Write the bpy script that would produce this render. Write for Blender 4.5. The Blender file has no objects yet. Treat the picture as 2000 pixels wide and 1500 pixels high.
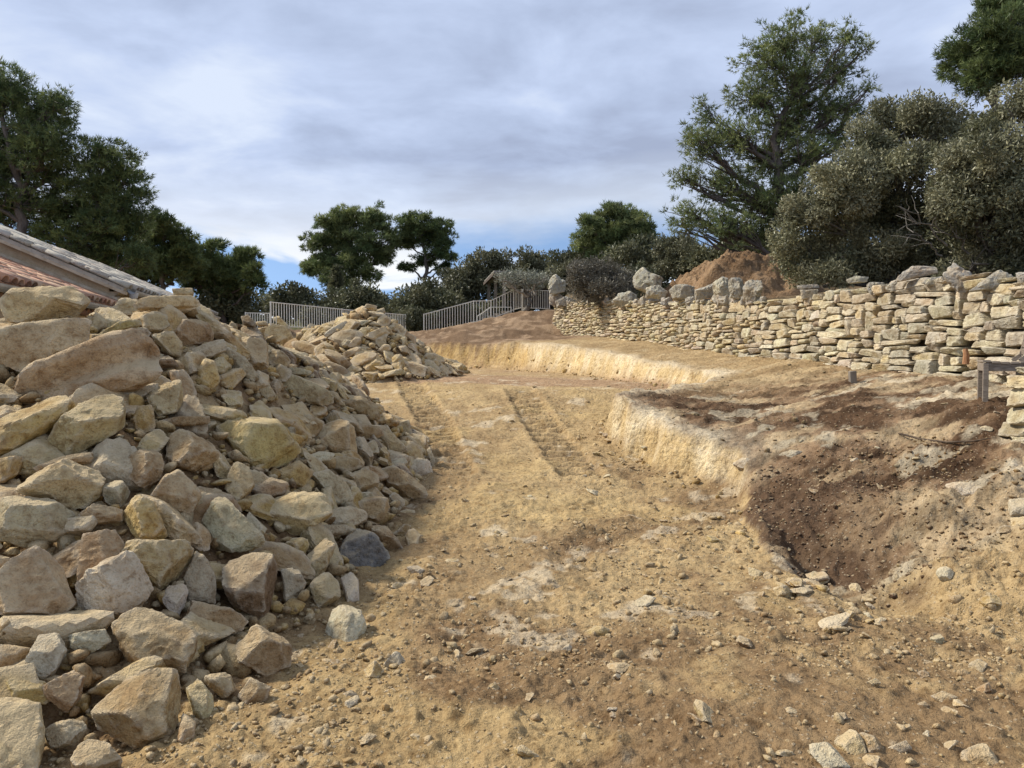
import bpy, bmesh, math, random
import numpy as np
from mathutils import Vector, Matrix

# ------------------------------------------------------------------ camera, sky, sun, exposure
SC = bpy.context.scene
COL = SC.collection
EYE = 1.65
FPX = 1480.0
PITCH = math.atan(50.0 / FPX)            # looking slightly down: horizon at row 700 of 1500
cam = bpy.data.cameras.new("camera"); camo = bpy.data.objects.new("camera", cam); COL.objects.link(camo)
cam.sensor_width = 36.0; cam.lens = 36.0 * FPX / 2000.0
cam.clip_start = 0.05; cam.clip_end = 4000
camo.location = (0, 0, EYE); camo.rotation_euler = (math.pi / 2 - PITCH, 0, 0)
SC.camera = camo

SUN_DIR = Vector((-0.70, 0.22, 0.68)).normalized()      # towards the sun
world = bpy.data.worlds.new("World"); SC.world = world; world.use_nodes = True
wn = world.node_tree.nodes; wl = world.node_tree.links
for n in list(wn): wn.remove(n)
def WN(t, **k):
    n = wn.new(t)
    for a, b in k.items(): setattr(n, a, b)
    return n
def wmath(op, a, b=None, clamp=False):
    n = WN('ShaderNodeMath', operation=op, use_clamp=clamp)
    for i, v in enumerate((a, b)):
        if v is None: continue
        if isinstance(v, (int, float)): n.inputs[i].default_value = v
        else: wl.new(v, n.inputs[i])
    return n.outputs[0]
def wramp(fac, stops):
    n = WN('ShaderNodeValToRGB'); wl.new(fac, n.inputs[0])
    e = n.color_ramp.elements
    while len(e) < len(stops): e.new(0.5)
    for el, (p, c) in zip(e, stops):
        el.position = p; el.color = (*c, 1) if len(c) == 3 else c
    return n.outputs[0]
def wmix(f, a, b):
    n = WN('ShaderNodeMix', data_type='RGBA'); wl.new(f, n.inputs[0]); wl.new(a, n.inputs[6]); wl.new(b, n.inputs[7])
    return n.outputs[2]
sky = WN('ShaderNodeTexSky', sky_type='NISHITA', sun_disc=False)
sky.sun_elevation = math.asin(SUN_DIR.z); sky.sun_rotation = math.atan2(SUN_DIR.x, SUN_DIR.y)
sky.air_density = 1.0; sky.dust_density = 0.2; sky.ozone_density = 1.6
tc = WN('ShaderNodeTexCoord'); sep = WN('ShaderNodeSeparateXYZ'); wl.new(tc.outputs['Generated'], sep.inputs[0])
zz = wmath('MAXIMUM', sep.outputs[2], 0.0)
lift = WN('ShaderNodeCombineXYZ'); wl.new(sep.outputs[0], lift.inputs[0]); wl.new(sep.outputs[1], lift.inputs[1]); wl.new(wmath('ADD', zz, 0.24), lift.inputs[2])
vn_ = WN('ShaderNodeVectorMath', operation='NORMALIZE'); wl.new(lift.outputs[0], vn_.inputs[0]); wl.new(vn_.outputs[0], sky.inputs[0])      # clear washed air: deep blue down to the horizon
den = wmath('ADD', zz, 0.10)
cx = wmath('DIVIDE', sep.outputs[0], den); cy = wmath('DIVIDE', sep.outputs[1], den)
comb = WN('ShaderNodeCombineXYZ'); wl.new(cx, comb.inputs[0]); wl.new(cy, comb.inputs[1])
def wnoise(scale, detail, rough, dist=0.0, off=(0, 0, 0), sc=(1, 1, 1)):
    m = WN('ShaderNodeMapping'); wl.new(comb.outputs[0], m.inputs[0]); m.inputs[1].default_value = off; m.inputs[3].default_value = sc
    n = WN('ShaderNodeTexNoise'); wl.new(m.outputs[0], n.inputs[0])
    n.inputs['Scale'].default_value = scale; n.inputs['Detail'].default_value = detail
    n.inputs['Roughness'].default_value = rough; n.inputs['Distortion'].default_value = dist
    return n.outputs[0]
n_big = wnoise(0.75, 5, 0.5, 0.2, (3.1, 1.7, 0))
n_mid = wnoise(2.1, 6, 0.55, 0.25, (7.3, 2.9, 0))
n_gap = wnoise(0.9, 6, 0.55, 0.4, (1.3, 5.9, 0), (1, 0.7, 1))
body = wmath('ADD', wmath('MULTIPLY', n_big, 0.5), wmath('MULTIPLY', n_mid, 0.5))
cloud_col = wramp(body, [(0.38, (0.34, 0.40, 0.55)), (0.46, (0.42, 0.50, 0.68)), (0.53, (0.50, 0.59, 0.79)), (0.62, (0.64, 0.72, 0.87))])
white_col = wramp(n_gap, [(0.45, (0.72, 0.79, 0.88)), (0.65, (0.88, 0.90, 0.92))])
# the deck of cloud ends low over the horizon: below about nine degrees the sky opens
edge = wmath('ADD', zz, wmath('MULTIPLY', wmath('SUBTRACT', n_gap, 0.5), 0.13))
cov = wramp(edge, [(0.132, (0, 0, 0)), (0.178, (1, 1, 1))])
lowc = wramp(n_gap, [(0.50, (0, 0, 0)), (0.60, (1, 1, 1))])
rim = wramp(edge, [(0.165, (1, 1, 1)), (0.25, (0, 0, 0))])
deck = wmix(wmath('MULTIPLY', rim, 0.55), cloud_col, white_col)
skyb = WN('ShaderNodeVectorMath', operation='SCALE'); wl.new(sky.outputs[0], skyb.inputs[0]); skyb.inputs['Scale'].default_value = 0.15
low = wmix(lowc, skyb.outputs[0], white_col)
fin = wmix(cov, low, deck)
bg = WN('ShaderNodeBackground'); wl.new(fin, bg.inputs[0]); bg.inputs[1].default_value = 1.0
wo = WN('ShaderNodeOutputWorld'); wl.new(bg.outputs[0], wo.inputs[0])

sun = bpy.data.lights.new("sun", 'SUN'); suno = bpy.data.objects.new("sun", sun); COL.objects.link(suno)
sun.energy = 5.0; sun.angle = math.radians(6); sun.color = (1.0, 0.93, 0.82)
suno.rotation_euler = SUN_DIR.to_track_quat('Z', 'Y').to_euler(); suno.location = (-20, -10, 30)
SC.view_settings.view_transform = 'Standard'; SC.view_settings.look = 'None'
SC.view_settings.exposure = 0.2; SC.view_settings.gamma = 1.0; SC.view_settings.use_curve_mapping = False
SC.render.engine = 'CYCLES'
SC.cycles.max_bounces = 5; SC.cycles.diffuse_bounces = 3; SC.cycles.glossy_bounces = 2; SC.cycles.transmission_bounces = 2

# ------------------------------------------------------------------ helpers
CP, SP = math.cos(PITCH), math.sin(PITCH)
def ray(px, py):
    u = (px - 1000.0) / FPX; v = (750.0 - py) / FPX
    return np.array([u, CP + v * SP, -SP + v * CP])
def P(px, py, d):
    r = ray(px, py); r = r * (d / r[1])
    return np.array([r[0], r[1], EYE + r[2]])
RNG = np.random.default_rng(11)
random.seed(5)

def _h(ix, iy, iz, seed):
    h = (ix.astype(np.int64) * 374761393 + iy.astype(np.int64) * 668265263 + iz.astype(np.int64) * 2147483647 + seed * 974711) & 0xFFFFFFFF
    h = ((h ^ (h >> 13)) * 1274126177) & 0xFFFFFFFF
    h = ((h ^ (h >> 16)) * 2246822519) & 0xFFFFFFFF
    return ((h ^ (h >> 15)) & 0xFFFFFF) / float(0xFFFFFF) * 2 - 1
def vn2(x, y, seed=0):
    ix = np.floor(x); iy = np.floor(y); fx = x - ix; fy = y - iy
    ux = fx * fx * fx * (fx * (fx * 6 - 15) + 10); uy = fy * fy * fy * (fy * (fy * 6 - 15) + 10)
    z = np.zeros_like(ix)
    a = _h(ix, iy, z, seed); b = _h(ix + 1, iy, z, seed); c = _h(ix, iy + 1, z, seed); d = _h(ix + 1, iy + 1, z, seed)
    return (a + (b - a) * ux) * (1 - uy) + (c + (d - c) * ux) * uy
def fbm2(x, y, oct=4, seed=0, gain=0.5):
    s = 0; a = 1; t = 0
    for o in range(oct):
        s = s + a * vn2(x * 2 ** o + 17.3 * o, y * 2 ** o - 9.1 * o, seed + o); t += a; a *= gain
    return s / t * 1.6
def vn3(p, seed=0):
    i = np.floor(p); f = p - i; u = f * f * f * (f * (f * 6 - 15) + 10)
    r = 0
    for dx in (0, 1):
        for dy in (0, 1):
            for dz in (0, 1):
                w = (u[:, 0] if dx else 1 - u[:, 0]) * (u[:, 1] if dy else 1 - u[:, 1]) * (u[:, 2] if dz else 1 - u[:, 2])
                r = r + w * _h(i[:, 0] + dx, i[:, 1] + dy, i[:, 2] + dz, seed)
    return r
def fbm3(p, oct=3, seed=0, gain=0.5):
    s = 0; a = 1; t = 0
    for o in range(oct):
        s = s + a * vn3(p * 2 ** o + 11.7 * o, seed + o); t += a; a *= gain
    return s / t * 1.6
def sstep(a, b, x):
    t = np.clip((x - a) / (b - a), 0, 1); return t * t * (3 - 2 * t)

def mesh_np(name, V, F, mats=(), smooth=True, col=None, sharp=None):
    V = np.asarray(V, dtype=np.float32); F = np.asarray(F, dtype=np.int32)
    me = bpy.data.meshes.new(name); k = F.shape[1]
    me.vertices.add(len(V)); me.vertices.foreach_set("co", V.ravel())
    me.loops.add(F.size); me.loops.foreach_set("vertex_index", F.ravel())
    me.polygons.add(len(F)); me.polygons.foreach_set("loop_start", np.arange(0, F.size, k, dtype=np.int32))
    me.polygons.foreach_set("use_smooth", np.full(len(F), smooth, dtype=bool))
    if col is not None:
        c = np.ones((len(V), 4), dtype=np.float32); c[:, :3] = col
        at = me.color_attributes.new("Col", 'FLOAT_COLOR', 'POINT'); at.data.foreach_set("color", c.ravel())
    for m in mats: me.materials.append(m)
    me.update(calc_edges=True); me.validate()
    if sharp: me.set_sharp_from_angle(angle=math.radians(sharp))
    return me
def link(name, me, parent=None, label=None, cat=None, group=None, kind=None):
    o = bpy.data.objects.new(name, me); COL.objects.link(o)
    if parent is not None: o.parent = parent
    tag(o, label, cat, group, kind); return o
def tag(o, label=None, cat=None, group=None, kind=None):
    if label: o["label"] = label
    if cat: o["category"] = cat
    if group: o["group"] = group
    if kind: o["kind"] = kind
    return o
def empty(name, loc, label, cat, group=None):
    o = bpy.data.objects.new(name, None); COL.objects.link(o); o.location = Vector(loc); o.empty_display_size = 0.1
    return tag(o, label, cat, group)
class MB:
    "collects boxes, bars and tubes into ONE mesh"
    def __init__(s): s.v = []; s.f = []
    def hexa(s, pts):
        n = len(s.v); s.v += [tuple(p) for p in pts]
        for q in ((0, 3, 2, 1), (4, 5, 6, 7), (0, 1, 5, 4), (1, 2, 6, 5), (2, 3, 7, 6), (3, 0, 4, 7)): s.f.append([n + i for i in q])
        return s
    def box(s, c, ax, ay, az):
        c = np.array(c, float); ax = np.array(ax, float); ay = np.array(ay, float); az = np.array(az, float)
        return s.hexa([c - ax - ay - az, c + ax - ay - az, c + ax + ay - az, c - ax + ay - az, c - ax - ay + az, c + ax - ay + az, c + ax + ay + az, c - ax + ay + az])
    def bar(s, a, b, w, h=None, up=(0, 0, 1)):
        a = np.array(a, float); b = np.array(b, float); d = b - a; L = np.linalg.norm(d); d /= L
        u = np.array(up, float)
        if abs(d @ u) > 0.95: u = np.array([0, 1, 0.])
        x = np.cross(d, u); x /= np.linalg.norm(x); y = np.cross(x, d)
        return s.box((a + b) / 2, d * L / 2, x * w / 2, y * (h or w) / 2)
    def tube(s, pts, rad, n=6):
        V, F = tube_np(np.array(pts, float), np.array(rad, float) if np.ndim(rad) else np.full(len(pts), float(rad)), n)
        k = len(s.v); s.v += [tuple(p) for p in V]; s.f += [[k + i for i in q] for q in F]; return s
    def build(s, name, mat, parent=None, smooth=False, bevel=0.0, **k):
        me = bpy.data.meshes.new(name); me.from_pydata([tuple(float(c) for c in p) for p in s.v], [], s.f)
        if bevel:
            bm = bmesh.new(); bm.from_mesh(me)
            bmesh.ops.bevel(bm, geom=list(bm.edges), offset=bevel, segments=1, affect='EDGES', profile=0.5); bm.to_mesh(me); bm.free()
        if mat: me.materials.append(mat)
        if smooth: me.polygons.foreach_set("use_smooth", np.full(len(me.polygons), True))
        me.update()
        o = link(name, me, parent, **k)
        return o
def tube_np(pts, rad, n=6):
    m = len(pts); V = []; 
    t = np.gradient(pts, axis=0); t /= np.linalg.norm(t, axis=1)[:, None] + 1e-9
    up = np.array([0.31, 0.17, 0.93]); x = np.cross(t, up); bad = np.linalg.norm(x, axis=1) < 0.05
    x[bad] = np.cross(t[bad], np.array([1, 0, 0.])); x /= np.linalg.norm(x, axis=1)[:, None]; y = np.cross(t, x)
    a = np.arange(n) * 2 * math.pi / n
    V = pts[:, None, :] + rad[:, None, None] * (x[:, None, :] * np.cos(a)[None, :, None] + y[:, None, :] * np.sin(a)[None, :, None])
    V = V.reshape(-1, 3)
    i = np.arange(m - 1)[:, None] * n; j = np.arange(n)[None, :]; j2 = (j + 1) % n
    F = np.stack([i + j, i + j2, i + n + j2, i + n + j], -1).reshape(-1, 4)
    return V, F

# ------------------------------------------------------------------ materials
def new_mat(name):
    m = bpy.data.materials.new(name); m.use_nodes = True
    nt = m.node_tree
    for n in list(nt.nodes): nt.nodes.remove(n)
    return m, nt
class NT:
    def __init__(s, nt): s.nt = nt
    def n(s, t, **k):
        n = s.nt.nodes.new(t)
        for a, b in k.items(): setattr(n, a, b)
        return n
    def set(s, sock, v):
        if hasattr(v, 'default_value') or hasattr(v, 'is_linked'): s.nt.links.new(v, sock)
        elif isinstance(v, tuple) and len(v) == 3 and len(getattr(sock, 'default_value', (0,) * 3)) == 4: sock.default_value = (*v, 1)
        else: sock.default_value = v
    def noise(s, vec, scale, detail=4, rough=0.55, dist=0.0, out=0):
        n = s.n('ShaderNodeTexNoise'); s.set(n.inputs['Vector'], vec); n.inputs['Scale'].default_value = scale
        n.inputs['Detail'].default_value = detail; n.inputs['Roughness'].default_value = rough; n.inputs['Distortion'].default_value = dist
        return n.outputs[out]
    def voro(s, vec, scale, feature='F1', out='Distance', rnd=1.0):
        n = s.n('ShaderNodeTexVoronoi', feature=feature); s.set(n.inputs['Vector'], vec); n.inputs['Scale'].default_value = scale
        n.inputs['Randomness'].default_value = rnd
        return n.outputs[out]
    def math(s, op, a, b=0.0, clamp=False):
        n = s.n('ShaderNodeMath', operation=op, use_clamp=clamp); s.set(n.inputs[0], a); s.set(n.inputs[1], b); return n.outputs[0]
    def ramp(s, f, stops):
        n = s.n('ShaderNodeValToRGB'); s.set(n.inputs[0], f); e = n.color_ramp.elements
        while len(e) < len(stops): e.new(0.5)
        for el, (p, c) in zip(e, stops):
            el.position = p; el.color = (c, c, c, 1) if isinstance(c, (int, float)) else (*c, 1)
        return n.outputs[0]
    def mix(s, f, a, b, mode='MIX'):
        n = s.n('ShaderNodeMix', data_type='RGBA', blend_type=mode); s.set(n.inputs[0], f); s.set(n.inputs[6], a); s.set(n.inputs[7], b); return n.outputs[2]
    def mapv(s, vec, scale=(1, 1, 1), rot=(0, 0, 0)):
        n = s.n('ShaderNodeMapping'); s.set(n.inputs[0], vec); n.inputs[3].default_value = scale; n.inputs[2].default_value = rot; return n.outputs[0]
    def bump(s, h, strength, dist, nrm=None):
        n = s.n('ShaderNodeBump'); n.inputs['Strength'].default_value = strength; n.inputs['Distance'].default_value = dist; s.set(n.inputs['Height'], h)
        if nrm is not None: s.set(n.inputs['Normal'], nrm)
        return n.outputs[0]
    def out(s, col, rough=0.85, normal=None, spec=0.3, metallic=0.0, translucent=None):
        b = s.n('ShaderNodeBsdfPrincipled'); s.set(b.inputs['Base Color'], col); s.set(b.inputs['Roughness'], rough)
        b.inputs['Specular IOR Level'].default_value = spec; b.inputs['Metallic'].default_value = metallic
        if normal is not None: s.set(b.inputs['Normal'], normal)
        o = s.n('ShaderNodeOutputMaterial'); sh = b.outputs[0]
        if translucent:
            t = s.n('ShaderNodeBsdfTranslucent'); s.set(t.inputs[0], col); mx = s.n('ShaderNodeMixShader'); mx.inputs[0].default_value = translucent
            s.nt.links.new(sh, mx.inputs[1]); s.nt.links.new(t.outputs[0], mx.inputs[2]); sh = mx.outputs[0]
        s.nt.links.new(sh, o.inputs[0]); return b
    def pos(s): return s.n('ShaderNodeNewGeometry').outputs['Position']
    def attr(s, name="Col"):
        n = s.n('ShaderNodeAttribute', attribute_name=name); return n.outputs['Color']

def soil_material():
    m, nt = new_mat("soil"); s = NT(nt); p = s.pos(); c = s.attr()
    n1 = s.noise(p, 2.3, 5, 0.6); n2 = s.noise(p, 14, 5, 0.65); n3 = s.noise(p, 75, 4, 0.7)
    c = s.mix(s.ramp(n1, [(0.3, 0.0), (0.7, 1.0)]), s.mix(1.0, c, (0.80, 0.76, 0.72), 'MULTIPLY'), s.mix(1.0, c, (1.14, 1.14, 1.12), 'MULTIPLY'))
    c = s.mix(s.ramp(n2, [(0.32, 1.0), (0.5, 0.0)]), c, s.mix(1.0, c, (0.60, 0.55, 0.50), 'MULTIPLY'))
    c = s.mix(s.ramp(n3, [(0.35, 0.7), (0.5, 0.0)]), c, s.mix(1.0, c, (0.55, 0.50, 0.46), 'MULTIPLY'))
    v = s.voro(p, 34); vc = s.voro(p, 34, out='Color')
    peb = s.math('MULTIPLY', s.ramp(v, [(0.20, 1.0), (0.32, 0.0)]), s.ramp(vc, [(0.55, 0.0), (0.66, 0.7)]))
    c = s.mix(peb, c, s.mix(0.55, c, (0.52, 0.44, 0.31)))
    nz = s.n('ShaderNodeSeparateXYZ'); s.set(nz.inputs[0], s.n('ShaderNodeNewGeometry').outputs['True Normal']); stp = s.ramp(nz.outputs[2], [(0.45, 1.0), (0.80, 0.0)])
    nw = s.noise(s.mapv(p, (1, 1, 0.55)), 7, 5, 0.68, 0.6); ns = s.noise(s.mapv(p, (.3, .3, 2.2)), 4, 4, 0.6)
    c = s.mix(s.math('MULTIPLY', stp, s.ramp(nw, [(0.36, 0.55), (0.50, 0.0)])), c, s.mix(1.0, c, (0.62, 0.54, 0.42), 'MULTIPLY'))
    c = s.mix(s.math('MULTIPLY', stp, s.ramp(ns, [(0.52, 0.0), (0.62, 0.6)])), c, s.mix(1.0, c, (1.12, 1.16, 1.3), 'MULTIPLY'))
    h = s.math('ADD', s.math('MULTIPLY', n2, 0.6), s.math('MULTIPLY', n3, 0.25))
    h = s.math('ADD', h, s.math('MULTIPLY', peb, 0.12)); h = s.math('ADD', h, s.math('MULTIPLY', stp, s.math('MULTIPLY', nw, 1.0)))
    clod = s.voro(p, 22, 'SMOOTH_F1'); h = s.math('SUBTRACT', h, s.math('MULTIPLY', clod, 0.35))
    s.out(c, 0.95, s.bump(h, 1.0, 0.055), spec=0.08)
    return m
def rock_material(name, attr=False, lichen=0.0):
    m, nt = new_mat(name); s = NT(nt); p = s.pos()
    if attr: c = s.attr(); rnd = s.noise(p, 3.0, 0)
    else:
        oi = s.n('ShaderNodeObjectInfo'); c = oi.outputs['Color']; rnd = oi.outputs['Random']
        off = s.n('ShaderNodeVectorMath', operation='ADD'); s.set(off.inputs[0], p)
        cmb = s.n('ShaderNodeCombineXYZ'); s.set(cmb.inputs[0], s.math('MULTIPLY', rnd, 37.0)); s.set(cmb.inputs[2], s.math('MULTIPLY', rnd, 19.0)); s.set(off.inputs[1], cmb.outputs[0]); p = off.outputs[0]
    n1 = s.noise(p, 4.2, 4, 0.6, 0.3); n2 = s.noise(p, 17, 5, 0.70, 0.3); n3 = s.noise(p, 70, 3, 0.75)
    c = s.mix(s.ramp(n1, [(0.36, 1.0), (0.56, 0.0)]), c, s.mix(1.0, c, (0.74, 0.66, 0.58), 'MULTIPLY'))
    c = s.mix(s.ramp(n1, [(0.52, 0.0), (0.72, 0.55)]), c, s.mix(1.0, c, (1.22, 1.20, 1.12), 'MULTIPLY'))
    c = s.mix(s.ramp(n2, [(0.33, 0.85), (0.5, 0.0)]), c, s.mix(1.0, c, (0.52, 0.44, 0.36), 'MULTIPLY'))
    c = s.mix(s.ramp(n2, [(0.58, 0.0), (0.75, 0.1 if attr else 0.4)]), c, (0.60, 0.53, 0.42))
    c = s.mix(s.ramp(n3, [(0.32, 0.7), (0.47, 0.0)]), c, s.mix(1.0, c, (0.55, 0.49, 0.42), 'MULTIPLY'))
    c = s.mix(s.ramp(n3, [(0.56, 0.0), (0.70, 0.35)]), c, s.mix(1.0, c, (1.3, 1.28, 1.24), 'MULTIPLY'))
    if not attr:
        pn = s.n('ShaderNodeNewGeometry').outputs['Pointiness']
        c = s.mix(s.ramp(pn, [(0.51, 0.0), (0.58, 0.5)]), c, (0.64, 0.57, 0.44))
    if lichen:
        l1 = s.noise(p, 6.0, 6, 0.7); l2 = s.noise(p, 40, 4, 0.7)
        c = s.mix(s.math('MULTIPLY', s.ramp(l1, [(0.45, 0.0), (0.58, lichen)]), s.ramp(l2, [(0.3, 0.4), (0.6, 1.0)])), c, (0.27, 0.265, 0.245))
    un = s.n('ShaderNodeSeparateXYZ'); s.set(un.inputs[0], s.n('ShaderNodeNewGeometry').outputs['Normal'])
    if not lichen: c = s.mix(s.math('MULTIPLY', s.ramp(un.outputs[2], [(0.35, 0.0), (0.85, 0.75)]), s.ramp(n1, [(0.36, 0.25), (0.6, 1.0)])), c, (0.50, 0.39, 0.235))     # settled dust
    h = s.math('ADD', s.math('MULTIPLY', n2, 0.65), s.math('MULTIPLY', n3, 0.22))
    h = s.math('ADD', h, s.math('MULTIPLY', s.ramp(s.voro(p, 26), [(0.0, 0.0), (0.25, 1.0)]), 0.12))
    s.out(c, 0.92, s.bump(h, 1.0, 0.05), spec=0.12)
    return m
def leaf_material(name, rough=0.55, trans=0.18):
    m, nt = new_mat(name); s = NT(nt); s.out(s.attr(), rough, spec=0.3, translucent=trans); return m
def bark_material(name, a, b, sc=8):
    m, nt = new_mat(name); s = NT(nt); p = s.pos()
    n = s.noise(s.mapv(p, (1, 1, 0.35)), sc, 5, 0.65); c = s.mix(s.ramp(n, [(0.35, 0.0), (0.65, 1.0)]), a, b)
    s.out(c, 0.9, s.bump(n, 0.8, 0.04), spec=0.15); return m
def plain_material(name, a, b, sc=6, rough=0.7, metallic=0.0, bump=0.15, stretch=(1, 1, 1), spec=0.3):
    m, nt = new_mat(name); s = NT(nt); p = s.pos()
    n = s.noise(s.mapv(p, stretch), sc, 5, 0.62); c = s.mix(s.ramp(n, [(0.36, 0.0), (0.66, 1.0)]), a, b)
    s.out(c, rough, s.bump(n, bump, 0.02), metallic=metallic, spec=spec); return m
def tile_material(name, lichen):
    m, nt = new_mat(name); s = NT(nt); p = s.pos(); oi = s.n('ShaderNodeObjectInfo'); c = oi.outputs['Color']
    n = s.noise(p, 9, 5, 0.65); n2 = s.noise(p, 32, 5, 0.7)
    c = s.mix(s.ramp(n, [(0.35, 0.8), (0.55, 0.0)]), c, s.mix(1.0, c, (0.55, 0.5, 0.5), 'MULTIPLY'))
    c = s.mix(s.ramp(n2, [(0.40, 0.0), (0.56, lichen)]), c, (0.40, 0.38, 0.32))
    c = s.mix(s.ramp(n2, [(0.28, 0.7), (0.40, 0.0)]), c, (0.05, 0.04, 0.035))
    s.out(c, 0.85, s.bump(n2, 0.4, 0.01), spec=0.2); return m
def plaster_material():
    m, nt = new_mat("render_plaster"); s = NT(nt); p = s.pos()
    n = s.noise(p, 1.7, 6, 0.62, 0.4); n2 = s.noise(p, 24, 5, 0.65); v = s.noise(s.mapv(p, (3, 3, 0.5)), 2.5, 4, 0.6)
    c = s.ramp(n, [(0.3, (0.42, 0.33, 0.22)), (0.5, (0.53, 0.44, 0.31)), (0.7, (0.60, 0.52, 0.38))])
    c = s.mix(s.ramp(n2, [(0.34, 0.6), (0.5, 0.0)]), c, (0.36, 0.28, 0.18)); c = s.mix(s.ramp(v, [(0.5, 0.0), (0.75, 0.35)]), c, (0.40, 0.29, 0.17))
    s.out(c, 0.92, s.bump(n2, 0.5, 0.015), spec=0.12); return m

M_SOIL = soil_material()
M_ROCK = rock_material("limestone")
M_ROCKA = rock_material("limestone_fragments", attr=True)
M_WALL = rock_material("wall_limestone", lichen=0.25)
M_CAP = rock_material("weathered_limestone", lichen=0.8)
M_PINE = leaf_material("pine_needles", 0.5, 0.3)
M_OAK = leaf_material("oak_leaves", 0.45, 0.2)
M_BARKP = bark_material("pine_bark", (0.075, 0.06, 0.05), (0.16, 0.135, 0.12))
M_BARKO = bark_material("oak_bark", (0.10, 0.09, 0.075), (0.24, 0.22, 0.19), 12)
M_TWIG = bark_material("bleached_twig", (0.30, 0.27, 0.22), (0.46, 0.42, 0.36), 14)
M_FENCE = plain_material("cream_paint", (0.70, 0.66, 0.55), (0.82, 0.79, 0.70), 12, 0.5)
M_ZINC = plain_material("zinc", (0.30, 0.33, 0.36), (0.46, 0.49, 0.52), 6, 0.42, 0.6)
M_PIPE = plain_material("painted_pipe", (0.42, 0.45, 0.48), (0.56, 0.58, 0.60), 6, 0.45)
M_TILE = tile_material("clay_tile", 0.25)
M_TILEO = tile_material("lichened_tile", 0.85)
M_PLAST = plaster_material()
M_TRIM = plain_material("mortar_trim", (0.36, 0.29, 0.20), (0.52, 0.45, 0.34), 7, 0.9, bump=0.4)
M_WOOD = plain_material("weathered_teak", (0.17, 0.135, 0.10), (0.30, 0.25, 0.20), 9, 0.75, bump=0.3, stretch=(1.5, 1.5, 12))
M_WOODD = plain_material("dark_timber", (0.06, 0.045, 0.035), (0.13, 0.10, 0.08), 8, 0.8, bump=0.3)
M_POST = plain_material("grey_timber", (0.17, 0.14, 0.11), (0.29, 0.25, 0.20), 8, 0.8, bump=0.3, stretch=(1, 1, 0.2))
M_CONC = plain_material("pale_concrete", (0.34, 0.30, 0.23), (0.48, 0.43, 0.34), 5, 0.9, bump=0.3)
M_STUMP = plain_material("rotten_wood", (0.24, 0.11, 0.05), (0.40, 0.22, 0.11), 14, 0.9, bump=0.6, stretch=(3, 3, 0.6))
M_ROOT = plain_material("dry_root", (0.045, 0.03, 0.02), (0.12, 0.085, 0.055), 12, 0.9, bump=0.4)

# ------------------------------------------------------------------ the lie of the land
class RBF:
    def __init__(s, pts):
        p = np.array(pts, float); s.c = p[:, :2]; n = len(p)
        A = np.linalg.norm(s.c[:, None] - s.c[None], axis=2)
        Q = np.c_[np.ones(n), s.c]
        M = np.block([[A, Q], [Q.T, np.zeros((3, 3))]])
        s.w = np.linalg.solve(M, np.r_[p[:, 2], 0, 0, 0])
    def __call__(s, x, y):
        sh = np.shape(x); x = np.ravel(x); y = np.ravel(y); out = np.empty(len(x))
        for i in range(0, len(x), 60000):
            a = x[i:i + 60000]; b = y[i:i + 60000]
            r = np.sqrt((a[:, None] - s.c[None, :, 0]) ** 2 + (b[:, None] - s.c[None, :, 1]) ** 2)
            out[i:i + 60000] = r @ s.w[:-3] + s.w[-3] + s.w[-2] * a + s.w[-1] * b
        return out.reshape(sh)
def pp(*l): return [tuple(P(*a)) for a in l]
# floor of the dig: flat forecourt, ramp, plateau
F_pts = [(-7, -4, 0), (0, -4, 0), (7, -4, 0.1), (-7, 2, 0), (0, 2, 0), (5, 2, .05), (0, 4.5, 0.0), (-3, 4.5, 0), (3, 4.5, 0), (6, 5, .05),
         (-1, 6, .05), (1.5, 6, .05), (-1, 7.2, .12), (1.5, 7.4, .10), (-1, 8.5, .23), (1.5, 8.4, .14), (-.8, 10, .38), (1.0, 10, .33), (-.8, 12, .61), (1.0, 12, .60),
         (-1.2, 14.5, .90), (1.2, 14.0, .95), (-2.2, 17.8, 1.17), (0, 15.9, 1.07), (1.6, 14.6, 1.03), (0, 18.5, 1.15), (-2, 20.5, 1.20), (0, 22, 1.22), (2, 19, 1.12), (3, 16.5, 1.06), (0, 26, 1.28), (-3, 26, 1.30), (-3, 29, 1.34), (1.5, 22, 1.18),
         (-8, 6, .1), (-8, 13, .4), (-12, 20, 1.0), (-5, 20, 1.2), (-12, 29, 2.2), (8, 8, 0.3), (10, 20, 1.2), (4, 30, 1.6)]
F = RBF(F_pts)
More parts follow.
